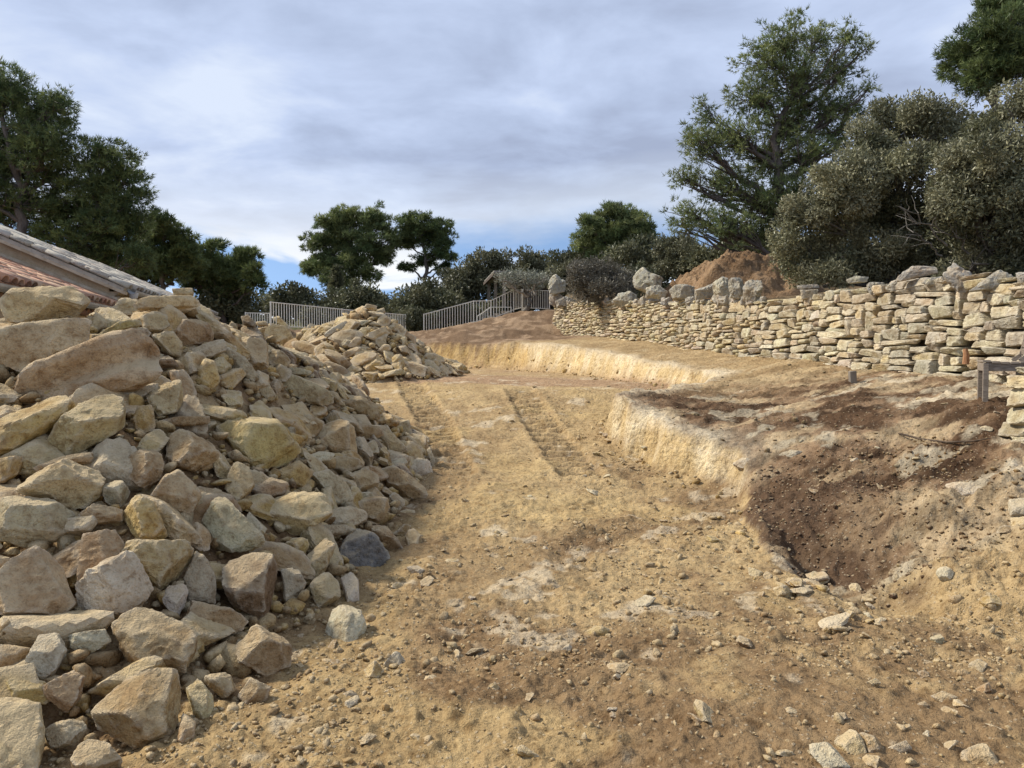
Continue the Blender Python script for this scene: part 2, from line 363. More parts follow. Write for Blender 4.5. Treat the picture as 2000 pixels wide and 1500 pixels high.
# undug terrace between the cut and the dry stone wall, and the bank behind
U_pts = pp((1450, 903, 8.3), (1300, 825, 9.6), (1190, 772, 11), (1400, 738, 14.5), (1250, 705, 18), (1130, 680, 22), (1016, 668, 26), (900, 670, 27.5), (830, 672, 28.5),
           (2000, 755, 9.5), (1800, 735, 11.2), (1570, 707, 14.5), (1400, 691, 17.8), (1250, 669, 22.8), (1170, 661, 26), (1090, 655, 30),
           (1925, 785, 8), (1700, 820, 8.6), (1600, 868, 8.1), (1720, 895, 7.6), (1860, 878, 7.1), (1965, 862, 6.6), (2100, 880, 6.4), (1490, 975, 7.7), (1600, 965, 7.0), (1720, 960, 6.8), (1900, 960, 6.2), (1990, 1045, 5.5),
           (1450, 1000, 7.2), (1520, 1060, 6.25), (1560, 1120, 5.75), (1640, 1160, 5.35), (1740, 1090, 5.7), (1720, 1190, 5.0), (1850, 1180, 4.85), (1950, 1300, 4.15), (1960, 1120, 5.1), (1300, 760, 12.5), (1420, 790, 11.5), (1560, 770, 11.5),
           (850, 655, 30), (930, 636, 33.5), (1010, 610, 35), (1072, 606, 36.5), (1000, 650, 30), (1080, 640, 31.5), (529, 641, 30), (668, 648, 34), (792, 655, 40), (828, 656, 37.5), (600, 668, 30)) + \
    [(3, 3.5, 0), (6, 3, .05), (2, 5, 0.0), (8, 5.5, .5), (-18, 32, 2.6), (-10, 45, 3.0), (0, 45, 3.6), (4, 42, 4.4), (0, 70, 3.6), (-20, 80, 2.6), (30, 40, 6), (20, 60, 6.5), (60, 60, 7), (-60, 60, 2.0), (-60, 20, 0.5), (60, 5, 3.0), (0, 160, 3.0), (-200, 200, 0), (200, 200, 5), (0, 600, 0), (-600, 600, -2), (600, 600, 2)]
U = RBF(U_pts)
CUT = [(-60, 31), (-9, 30.3), (-5.5, 29.3)] + [tuple(P(*a)[:2]) for a in ((830, 672, 28.4), (1012, 668, 26), (1040, 670, 24.6), (1130, 680, 21.8), (1250, 705, 17.8), (1330, 722, 16), (1405, 738, 14.6), (1290, 752, 13), (1182, 772, 11.1), (1215, 785, 10.5), (1300, 825, 9.6), (1380, 865, 8.9), (1450, 903, 8.3))] + [(2.45, 7.6), (2.2, 6.9), (2.1, 6.15), (2.25, 5.4), (2.5, 4.95), (3.3, 4.4), (4.5, 3.9), (60, 3), (600, 3), (600, 600), (-600, 600), (-600, 31)]
WALLP = [(1078, 656, 592, 31.5), (1170, 661, 589, 26.5), (1250, 669, 590, 23.0), (1330, 681, 590, 20.2), (1400, 691, 588, 18.0), (1490, 699, 588, 16.1), (1540, 704, 584, 15.2), (1580, 708, 574, 14.5), (1700, 724, 556, 12.6), (1800, 736, 553, 11.4), (1900, 748, 556, 10.4), (2000, 762, 560, 9.5), (2150, 790, 560, 8.4), (2500, 850, 560, 6.9)]
W_xy = np.array([P(a, b, d)[:2] for a, b, c, d in WALLP]); W_zb = np.array([P(a, b, d)[2] for a, b, c, d in WALLP]) - 0.06; W_zt = np.array([P(a, c, d)[2] for a, b, c, d in WALLP])
W_nrm = []
for i in range(len(W_xy)):
    t = W_xy[min(i + 1, len(W_xy) - 1)] - W_xy[max(i - 1, 0)]; t = t / np.linalg.norm(t); W_nrm.append((-t[1], t[0]))     # towards the hill (+x side)
W_nrm = np.array(W_nrm)
if W_nrm[5][0] < 0: W_nrm = -W_nrm
HILL = [tuple(a + n * 0.30) for a, n in zip(W_xy, W_nrm)] + [(60, -2), (600, -2), (600, 600), (W_xy[0][0] + 1.0, 600), (W_xy[0][0] + 0.9, 33.5)]
def sdist(poly, x, y):
    "signed distance, positive inside"
    x = np.ravel(x); y = np.ravel(y); d = np.full(len(x), 1e9); ins = np.zeros(len(x), bool)
    n = len(poly)
    for i in range(n):
        ax, ay = poly[i]; bx, by = poly[(i + 1) % n]
        ex, ey = bx - ax, by - ay; L = ex * ex + ey * ey
        t = np.clip(((x - ax) * ex + (y - ay) * ey) / L, 0, 1)
        d = np.minimum(d, np.hypot(x - ax - t * ex, y - ay - t * ey))
        c = ((ay > y) != (by > y))
        if ey != 0: ins ^= c & (x < ax + (y - ay) / ey * ex)
    return np.where(ins, d, -d)
H_pts = [(a[0] + n[0] * .5, a[1] + n[1] * .5, z - .05) for a, n, z in zip(W_xy, W_nrm, W_zt)]
H_pts += [(a[0] + n[0] * 4, a[1] + n[1] * 4, z + .35) for a, n, z in list(zip(W_xy, W_nrm, W_zt))[::3]] + [(6, 45, 6.0), (15, 30, 5.0), (20, 15, 4.2), (25, 60, 7.5), (60, 60, 9), (10, 80, 7), (60, 0, 3.5), (200, 200, 9), (600, 600, 4), (30, 600, 2)]
HL = RBF(H_pts)
# the two heaps of rubble (surface the stones lie on)
S1_pts = pp((0, 1490, 2.98), (250, 1490, 3.02), (430, 1420, 3.36), (600, 1310, 3.95), (705, 1270, 4.28), (765, 1110, 5.85), (805, 1020, 7.2), (845, 935, 8.75), (850, 890, 9.7),
            (0, 1200, 3.75), (0, 1000, 4.3), (0, 800, 5.05), (0, 640, 5.85), (200, 1200, 3.85), (250, 1000, 4.45), (250, 800, 5.25), (150, 638, 6.1), (300, 640, 6.5), (450, 1200, 4.35), (450, 1000, 5.05), (450, 850, 5.85), (420, 700, 6.7), (375, 585, 7.1),
            (600, 1110, 5.1), (600, 950, 6.2), (580, 800, 7.4), (520, 640, 8.3), (600, 690, 9.3), (700, 1000, 6.5), (720, 880, 8.0), (690, 735, 10.3), (780, 890, 8.9), (770, 830, 10.2)) + \
    [(-5.2, 8.6, .7), (-3.9, 9.6, .7), (-3.3, 11.2, .7), (-2.3, 12.2, .65), (-1.4, 11.4, .5), (-.7, 10.3, .3), (-5.4, 6.6, 1.5), (-5.6, 4.8, 1.0), (-5.2, 3.2, .3), (-4, 2.0, -.1), (-2.0, 2.3, -.1), (-1.0, 3.2, -.15), (-.5, 4.5, -.15), (-.5, 6, -.1), (-.5, 7.6, -.05), (-.2, 9, 0), (-7.5, 7, .4), (-7, 3, -.2), (-8, 10, .0), (-5.5, 12, .3), (-2, 14.5, .3), (0.5, 12, .2), (3, 3, -.8), (3, 8, -.6), (0, 0, -.8), (-9, 0, -.8), (0, 18, -.5), (-9, 16, -.5), (6, 18, -3), (8, 0, -3)]
S1 = RBF(S1_pts)
S2_pts = pp((725, 598, 19.6), (690, 618, 19.2), (760, 625, 19.4), (650, 655, 18.6), (720, 670, 18.3), (790, 665, 18.8), (610, 690, 18.6), (700, 725, 17.7), (780, 722, 17.7), (825, 705, 18.8), (845, 735, 18.0), (810, 738, 17.6), (640, 735, 17.5), (590, 720, 18.2), (560, 660, 20.5), (600, 645, 20.3)) + \
    [(-3.3, 21.5, 2.0), (-4.6, 23, 1.9), (-2.3, 21.8, 1.7), (-1.5, 20.5, 1.3), (-1.3, 19, 1.0), (-1.7, 17.3, .9), (-3, 16.9, .9), (-4.9, 17.2, .9), (-6.5, 20, 1.2), (-7, 24, 2.0), (-3, 25, 1.3), (0, 23, .9), (1, 18, .5), (-3, 15, .4), (-9, 18, .4), (-8, 27, 1.2), (3, 26, .2), (4, 14, -.5)]
S2 = RBF(S2_pts)
TRACKS = [[(P(800, 748, 17.4)[0], 17.4), (P(812, 768, 15.2)[0], 15.2), (-1.32, 12.6), (-.95, 10.3), (-.7, 9.0)], [(P(1012, 765, 15.6)[0], 15.6), (P(1030, 790, 13.8)[0], 13.8), (.42, 12.2), (.72, 10.2), (.85, 9.0)]]
SCARP = [P(*a)[:2] for a in ((1075, 1110, 5.85), (1085, 1075, 6.3), (1130, 1050, 6.7), (1195, 1030, 7.05))]
def polyd(poly, x, y):
    "unsigned distance, signed side, arc length"
    best = np.full(len(x), 1e9); side = np.zeros(len(x)); arc = np.zeros(len(x)); acc = 0
    for (ax, ay), (bx, by) in zip(poly[:-1], poly[1:]):
        ex, ey = bx - ax, by - ay; L = math.hypot(ex, ey); t = np.clip(((x - ax) * ex + (y - ay) * ey) / L / L, 0, 1)
        d = np.hypot(x - ax - t * ex, y - ay - t * ey); s = np.sign(ex * (y - ay) - ey * (x - ax)); m = d < best
        best = np.where(m, d, best); side = np.where(m, s, side); arc = np.where(m, acc + t * L, arc); acc += L
    return best, side, arc
def land(x, y, detail=True):
    sh = np.shape(x); x = np.ravel(np.asarray(x, float)); y = np.ravel(np.asarray(y, float))
    near = (y < 45)
    f = F(x, y); u = U(x, y)
    wob = 0.10 * fbm2(x * 1.1, y * 1.1, 3, 3) + 0.03 * fbm2(x * 4, y * 4, 2, 4) + 0.012 * fbm2(x * 13, y * 13, 2, 6)
    sd = sdist(CUT, x, y) + wob
    wcut = np.clip(0.05 + 0.008 * y, 0.06, 0.3)
    M = sstep(-wcut, wcut * 0.6, sd)
    u = u + 0.05 * fbm2(x * .8, y * .8, 3, 12) * near
    base = f + (u - f) * M
    hs = sdist(HILL, x, y)
    W = sstep(-.02, .25, hs)
    hl = HL(x, y)
    base = base + (np.maximum(hl, base) - base) * W
    h1 = S1(x, y) - 0.13; h2 = S2(x, y) - 0.10
    k1 = (y < 16) & (x < 1.5) & (x > -9); k2 = (y > 14.5) & (y < 28.5) & (x < 1.5) & (x > -10)
    heap = np.maximum(np.where(k1, h1 - base, -1), np.where(k2, h2 - base, -1))
    z = base + np.maximum(heap, 0)
    if detail:
        a = np.where(y < 14, 1.0, 0.6) * (1 - sstep(14, 60, y) * .6)
        z = z + a * (0.045 * fbm2(x * .9, y * .9, 3, 21) + 0.020 * fbm2(x * 4.1, y * 4.1, 3, 22))
        cl = np.clip(fbm2(x * 11, y * 11, 3, 23), -0.2, 1) * 0.014 + np.clip(fbm2(x * 27, y * 27, 2, 24), -0.1, 1) * 0.007
        rough = 0.55 + 0.45 * sstep(-.3, .5, fbm2(x * .7, y * .7, 2, 25))
        z = z + 1.5 * cl * rough * np.clip(16 / np.maximum(y, 1), 0.3, 1.2)
        bankm = M * sstep(9.0, 7.6, y) * sstep(4.3, 5.2, y) * (x > 0)
        z = z + bankm * (0.055 * fbm2(x * 2.3, y * 2.3, 3, 41) + 0.045 * np.abs(fbm2(x * 7, y * 7, 3, 42)))
        z = z + M * sstep(8, 9, y) * sstep(30, 20, y) * (1 - W) * .03 * np.abs(fbm2(x * 5 + y, y * 7, 3, 43))
        z = z - 0.30 * np.exp(-((x - 2.42) / np.where(x < 2.42, .20, .48)) ** 2 - ((y - 6.05) / .60) ** 2) - .13 * np.exp(-((x - 2.62) / .26) ** 2 - ((y - 5.05) / .30) ** 2)
        bk = sstep(27.5, 29.5, y) * sstep(37, 34, y) * (1 - W); z = z + bk * (.10 * fbm2(x * 1.1, y * 1.1, 3, 44) + .07 * np.abs(fbm2(x * 3.2, y * 3.2, 3, 45)))
        for tr in TRACKS:
            d, s, arc = polyd(tr, x, y); inn = sstep(.31, .24, d)
            cleat = np.abs(((arc / .27) % 1) - .5) * 2
            ends = sstep(0.0, .3, arc)
            z = z - inn * ends * (0.02 + 0.14 * sstep(.35, .60, cleat)) * (0.75 + .35 * fbm2(x * 2, y * 2, 2, 31)) + 0.02 * ends * np.exp(-((d - .33) / .07) ** 2)
        d, s, arc = polyd([tuple(q) for q in SCARP], x, y); fall = sstep(.9, 0.1, d)
        z = z + np.where(s > 0, 0.028, -0.028) * sstep(.55, .05, d) * sstep(0, .06, d) * sstep(0, .35, arc) * sstep(0, .3, arc.max() - arc)
    return z.reshape(sh), M.reshape(sh), sd.reshape(sh), W.reshape(sh), heap.reshape(sh)

# regular raster for quick look-ups
RX0, RX1, RY0, RY1, RS = -11.0, 10.0, 1.5, 46.0, 0.06
rx = np.arange(RX0, RX1, RS); ry = np.arange(RY0, RY1, RS)
GX, GY = np.meshgrid(rx, ry)
RZ, RM, RSD, RW, RH = land(GX, GY)
def look(A, x, y):
    i = np.clip((np.asarray(x) - RX0) / RS, 0, len(rx) - 1.01); j = np.clip((np.asarray(y) - RY0) / RS, 0, len(ry) - 1.01)
    i0 = i.astype(int); j0 = j.astype(int); fi = i - i0; fj = j - j0
    return (A[j0, i0] * (1 - fi) + A[j0, i0 + 1] * fi) * (1 - fj) + (A[j0 + 1, i0] * (1 - fi) + A[j0 + 1, i0 + 1] * fi) * fj
RS1 = S1(GX, GY); RS2 = S2(GX, GY)
RSURF = np.maximum(RZ, np.where((GY < 16) & (GX < 1.5), RS1 - .02, -9)); RSURF = np.maximum(RSURF, np.where((GY > 14.5) & (GY < 28) & (GX < 1.5), RS2 - .02, -9))
def hit(px, py, A=None, dmax=45):
    A = RSURF if A is None else A
    r = ray(px, py); t = np.geomspace(2.0, dmax, 4000); q = r[None] * t[:, None]
    z = EYE + q[:, 2]; below = z <= look(A, q[:, 0], q[:, 1])
    if not below.any(): return None
    i = np.argmax(below); return np.array([q[i, 0], q[i, 1], z[i]])
def gz(x, y): return float(look(RZ, x, y)) if (RX0 < x < RX1 and RY0 < y < RY1) else float(land(np.array([x]), np.array([y]))[0][0])
def snormal(A, x, y, e=.25):
    gx = (look(A, x + e, y) - look(A, x - e, y)) / (2 * e); gy = (look(A, x, y + e) - look(A, x, y - e)) / (2 * e)
    n = np.array([-float(gx), -float(gy), 1.0]); return n / np.linalg.norm(n)

# ------------------------------------------------------------------ ground sheet
def build_ground():
    u = np.r_[-6, -4, -2.5, -1.8, -1.4, -1.15, -.98, np.linspace(-.86, -.73, 12), np.linspace(-.72, .72, 480), np.linspace(.73, .86, 12), .98, 1.15, 1.4, 1.8, 2.5, 4, 6]
    yg = 1.3 * (1.0046 ** np.arange(0, 700)); yg = yg[yg < 17.5]; yg = np.r_[yg, np.geomspace(17.6, 40, 100)]
    y = np.r_[-40, -12, -4, -1, 0.4, 1.0, yg, np.geomspace(41, 900, 46)]
    Y, Uc = np.meshgrid(y, u, indexing='ij'); X = Uc * np.maximum(np.abs(Y), 2.0)
    Z, M, SD, W, HP = land(X, Y)
    nr, nc = X.shape
    V = np.stack([X, Y, Z], -1).reshape(-1, 3)
    i = np.arange(nr - 1)[:, None] * nc; j = np.arange(nc - 1)[None]
    Fq = np.stack([i + j, i + j + 1, i + nc + j + 1, i + nc + j], -1).reshape(-1, 4)
    # soil colours, with shade painted into the cleat troughs and far cut face
    x = X.ravel(); yy = Y.ravel(); m = M.ravel(); sd = SD.ravel(); w = W.ravel(); hp = HP.ravel(); z = Z.ravel()
    n1 = fbm2(x * .55, yy * .55, 4, 51); n2 = fbm2(x * 1.6, yy * 1.6, 4, 52); st = fbm2(x * 1.1 + yy * .3, yy * 1.9 - x * .3, 5, 53); n3 = fbm2(x * 5, yy * 5, 3, 54)
    def mixc(a, b, t): return a + (b - a) * np.clip(t, 0, 1)[:, None]
    C = lambda *c: np.tile(np.array(c, float), (len(x), 1))
    tan = C(.47, .345, .18); brown = C(.255, .172, .092); dark = C(.115, .070, .040); cream = C(.66, .57, .41); red = C(.38, .255, .155); ochre = C(.51, .375, .18)
    fl = mixc(tan, brown, sstep(-.4, .45, n1 + .6 * n2 + .35 * n3) * (0.95 - .55 * sstep(8, 11, yy)))
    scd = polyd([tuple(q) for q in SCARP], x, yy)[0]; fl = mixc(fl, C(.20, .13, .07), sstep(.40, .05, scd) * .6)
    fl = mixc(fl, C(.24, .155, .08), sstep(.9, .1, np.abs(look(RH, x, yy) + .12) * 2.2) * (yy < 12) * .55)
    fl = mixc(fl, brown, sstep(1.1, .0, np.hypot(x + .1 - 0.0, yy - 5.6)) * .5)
    fl = mixc(fl, ochre, sstep(.25, .6, fbm2(x * .8, yy * .8, 3, 57)) * .5)
    fl = mixc(fl, brown, sstep(1.4, 0.1, look(RSD * 0 + (RS1 - RZ), x, yy) * -1 + .35) * .0)
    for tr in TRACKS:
        d_, s_, a_ = polyd(tr, x, yy); fl = mixc(fl, C(.31, .22, .13), sstep(.31, .24, d_) * sstep(.35, .6, np.abs(((a_ / .27) % 1) - .5) * 2) * sstep(0, .4, a_) * .45)  # cleat troughs tinted darker: painted shade over slightly browner compacted soil
    plate = sstep(-.2, .25, yy - (16.1 - .45 * x)) * sstep(20.2, 18.6, yy + .45 * x * .3)
    fl = mixc(fl, red, plate * .9)
    fl = mixc(fl, red, sstep(17, 19, yy) * (.45 + .3 * n1))
    fl = mixc(fl, cream, sstep(.70, .95, n2 + .6 * n3) * .5)
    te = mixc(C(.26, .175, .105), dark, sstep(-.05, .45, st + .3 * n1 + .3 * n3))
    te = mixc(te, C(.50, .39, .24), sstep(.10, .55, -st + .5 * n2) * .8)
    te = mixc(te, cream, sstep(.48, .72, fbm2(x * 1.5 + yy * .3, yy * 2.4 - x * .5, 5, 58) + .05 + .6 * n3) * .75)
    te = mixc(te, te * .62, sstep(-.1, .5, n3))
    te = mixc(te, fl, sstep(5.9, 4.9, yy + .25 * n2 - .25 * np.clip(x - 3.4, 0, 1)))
    te = mixc(te, mixc(tan, cream, sstep(0, .6, n2)), sstep(3.4, 4.2, x) * sstep(6.2, 5.4, yy) * .55)
    te = mixc(te, tan, sstep(11, 15, yy) * sstep(5.5, 3.5, np.abs(x - 4)) * .7)
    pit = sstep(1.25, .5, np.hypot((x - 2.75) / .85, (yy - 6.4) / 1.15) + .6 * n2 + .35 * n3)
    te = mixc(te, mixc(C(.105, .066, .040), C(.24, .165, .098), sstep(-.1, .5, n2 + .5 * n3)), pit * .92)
    lip = sstep(.55, .0, sd) * sstep(-.15, .05, sd) * sstep(7.9, 9, yy) * sstep(27, 25, yy)
    te = mixc(te, cream, lip * (0.65 + .4 * n2))
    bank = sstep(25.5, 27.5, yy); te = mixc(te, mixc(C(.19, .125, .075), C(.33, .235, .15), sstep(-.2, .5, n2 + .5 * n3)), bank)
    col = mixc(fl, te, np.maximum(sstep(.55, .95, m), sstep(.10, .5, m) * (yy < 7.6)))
    steep = sstep(.04, .3, m) * sstep(1.0, .8, m) * sstep(7.7, 8.8, yy)
    cutc = mixc(C(.74, .62, .40), C(.64, .49, .26), sstep(-.3, .4, fbm2(x * 3, yy * 3, 3, 60))); cutc = mixc(cutc, C(.58, .40, .16), sstep(24.3, 25.4, yy) * .8)  # far face turned from the sun painted darker orange, its shade in the colour
    col = mixc(col, cutc, steep)
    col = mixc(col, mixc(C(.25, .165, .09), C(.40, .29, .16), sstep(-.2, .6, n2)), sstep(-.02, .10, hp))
    col = mixc(col, mixc(C(.10, .075, .045), C(.20, .15, .09), sstep(-.3, .4, n2)), w)
    grass = mixc(C(.07, .075, .03), C(.14, .12, .06), sstep(-.3, .4, n2)); col = mixc(col, grass, sstep(36, 42, yy))
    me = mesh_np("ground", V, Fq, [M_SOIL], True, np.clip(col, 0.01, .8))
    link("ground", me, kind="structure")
build_ground()

# ------------------------------------------------------------------ stones
def ico(sub):
    bm = bmesh.new(); bmesh.ops.create_icosphere(bm, subdivisions=sub, radius=1.0)
    bm.verts.ensure_lookup_table(); V = np.array([v.co[:] for v in bm.verts]); Fc = np.array([[v.index for v in f.verts] for f in bm.faces]); bm.free()
    return V / np.linalg.norm(V, axis=1)[:, None], Fc
ICO = {k: ico(k) for k in (1, 2, 3, 4, 5)}
def unit(n, rng):
    v = rng.normal(size=(n, 3)); return v / np.linalg.norm(v, axis=1)[:, None]
def rock_unit(seed, sub=4, planes=13, blocky=False, k=34, rough=1.0):
    rng = np.random.default_rng(seed); D, Fc = ICO[sub]
    N = unit(planes, rng); d = rng.uniform(.55, .92, planes)
    if blocky:
        ax = np.array([[1, 0, 0], [-1, 0, 0], [0, 1, 0], [0, -1, 0], [0, 0, 1], [0, 0, -1.]]) + rng.normal(size=(6, 3)) * .16
        ax /= np.linalg.norm(ax, axis=1)[:, None]; N = np.r_[ax, N[:5]]; d = np.r_[rng.uniform(.62, .75, 6), rng.uniform(.85, 1.0, 5)]
    q = np.maximum(D @ N.T / d[None], 0); r = (np.sum(q ** k, 1) + 1e-9) ** (-1.0 / k); r = np.minimum(r, 1.3)
    r = r * (1 + rough * (.06 * fbm3(D * 1.7, 2, seed) + .05 * (1 - 2 * np.abs(fbm3(D * 4, 3, seed + 7)))))
    V = D * r[:, None]
    lo, hi = V.min(0), V.max(0); V = (V - (lo + hi) / 2) / (hi - lo)          # unit box
    return V, Fc
ROCKS = [mesh_np("stone_%02d" % i, *rock_unit(100 + i, 4, 12 + i % 5), [M_ROCK], sharp=17) for i in range(22)]
BLOCKS = [mesh_np("block_%02d" % i, *rock_unit(300 + i, 4, 8, True, 40, .65), [M_WALL], sharp=17) for i in range(16)]
PAL = {'o': (.50, .36, .15), 't': (.52, .40, .215), 'b': (.385, .275, .145), 'g': (.48, .41, .27), 'p': (.49, .385, .23), 'w': (.58, .51, .375), 'd': (.17, .165, .155), 'y': (.54, .415, .19), 'k': (.24, .17, .10)}
def shade(c, rng, s=.12):
    f = 1 + rng.uniform(-s, s); return tuple(float(np.clip(v * f * (1 + rng.uniform(-.04, .04)), .02, .8)) for v in c) + (1.0,)

def traced_rock(poly, A, rng, thick=.75, lift=.25, sub=4, face=.55, depth=None, groove=False, rough=1.0):
    "a stone with the outline seen in the photograph, at the distance of the surface it lies on, with its own thickness"
    poly = np.array(poly, float); c = poly.mean(0)
    if depth is None:
        h = hit(c[0], c[1], A)
        if h is None: h = hit(c[0], c[1] + 25, A); 
        if h is None: return None
        nrm = snormal(A, h[0], h[1])
    else: h = P(c[0], c[1], depth); nrm = np.array([-.3, -.8, .4])
    view = np.array([0, 0, EYE]) - h; view /= np.linalg.norm(view)
    n = view * face + nrm * (1 - face) + rng.normal(size=3) * .12; n /= np.linalg.norm(n)
    if n @ view < .5: n = n + view * .6; n /= np.linalg.norm(n)
    dist = np.linalg.norm(h - np.array([0, 0, EYE]))
    w = np.linalg.norm(poly.max(0) - poly.min(0)) / FPX * dist * .5
    h = h + view * w * lift                                                  # sits on the heap, not in it
    pts = []
    for px, py in poly:
        r = ray(px, py); t = ((h - np.array([0, 0, EYE])) @ n) / (r @ n); pts.append(np.array([0, 0, EYE]) + r * t)
    pts = np.array(pts); ctr = pts.mean(0)
    ex = np.cross(np.array([0, 0, 1.]), n); ex /= np.linalg.norm(ex); ey = np.cross(n, ex)
    q = np.c_[(pts - ctr) @ ex, (pts - ctr) @ ey]
    # radial outline by ray casting from the centre
    th = np.linspace(-math.pi, math.pi, 181); R = np.zeros(181)
    for i, a in enumerate(th):
        d = np.array([math.cos(a), math.sin(a)]); best = 0
        for j in range(len(q)):
            a0, b0 = q[j], q[(j + 1) % len(q)]; e = b0 - a0; den = d[0] * e[1] - d[1] * e[0]
            if abs(den) < 1e-9: continue
            t = (a0[0] * e[1] - a0[1] * e[0]) / den; s = (a0[0] * d[1] - a0[1] * d[0]) / den
            if t > 0 and -1e-6 <= s <= 1 + 1e-6: best = max(best, t)
        R[i] = best
    R = np.maximum(R, R.max() * .15)
    D, Fc = ICO[sub]
    ang = np.arctan2(D[:, 1], D[:, 0]); Ro = np.interp(ang, th, R)
    rho = np.sqrt(D[:, 0] ** 2 + D[:, 1] ** 2); zeta = D[:, 2]
    kk = (rho ** 4.5 + np.abs(zeta) ** 4.5) ** (1 / 4.5); rho = rho / kk; zeta = zeta / kk
    ext = np.sort(q.max(0) - q.min(0)); T = thick * ext[0] * .5
    V = np.c_[Ro * rho * np.cos(ang), Ro * rho * np.sin(ang), T * zeta]
    # broken faces
    m = rng.integers(11, 17); N = unit(m, rng); N[:, 2] = np.sign(N[:, 2]) * (np.abs(N[:, 2]) + (.35 if ext[1] < 1.75 * ext[0] else 1.0)); N /= np.linalg.norm(N, axis=1)[:, None]
    sup = (V @ N.T).max(0); f = np.maximum((V @ N.T) / (sup * rng.uniform(.50 if ext[1] < 1.75 * ext[0] else .74, .93, m))[None], 0)
    fm = (np.sum(f ** 40, 1) + 1e-9) ** (1 / 40); V = V / np.maximum(fm, 1)[:, None]
    for ax_ in (0, 1): V[:, ax_] = q[:, ax_].min() + (V[:, ax_] - V[:, ax_].min()) * (np.ptp(q[:, ax_]) / np.ptp(V[:, ax_]))
    sd = int(rng.integers(1e6)); sz = ext.mean()
    rad = np.linalg.norm(V, axis=1)[:, None] + 1e-6
    pn = V / sz
    V = V * (1 + rough * (.03 * fbm3(pn * 3 + sd % 97, 2, sd) + .045 * (1 - 2 * np.abs(fbm3(pn * 6 + sd % 89, 3, sd + 3))))[:, None])
    if groove:       # a trough worn along the slab
        qc = q - q.mean(0); w_, vec = np.linalg.eigh(qc.T @ qc); mj = vec[:, 1]; mn = vec[:, 0]; a_ = V[:, :2] @ mn; L2 = V[:, :2] @ mj
        V[:, 2] -= np.where(V[:, 2] > 0, 1, 0) * ext[0] * .16 * np.exp(-((a_ - .06 * ext[0]) / (.13 * ext[0])) ** 2) * (1 + .3 * np.sin(L2 / ext[1] * 9))
    Wd = V[:, :1] * ex + V[:, 1:2] * ey + V[:, 2:3] * n
    return ctr, Wd, Fc, sz
def za(l): return [(x / 2.857, 380 + y / 2.857) for x, y in l]
def zb(l): return [(x / 2.308, 850 + y / 2.308) for x, y in l]
def zc(l): return [(400 + x / 5.0, 550 + y / 5.0) for x, y in l]
def zd(l): return [(400 + x / 4.0, 800 + y / 4.0) for x, y in l]
def ze(l): return [(1200 + x / 2.5, 1100 + y / 2.5) for x, y in l]
def zf(l): return [(560 + x / 5.882, 560 + y / 5.882) for x, y in l]
GN = "rubble stones in the near heap"
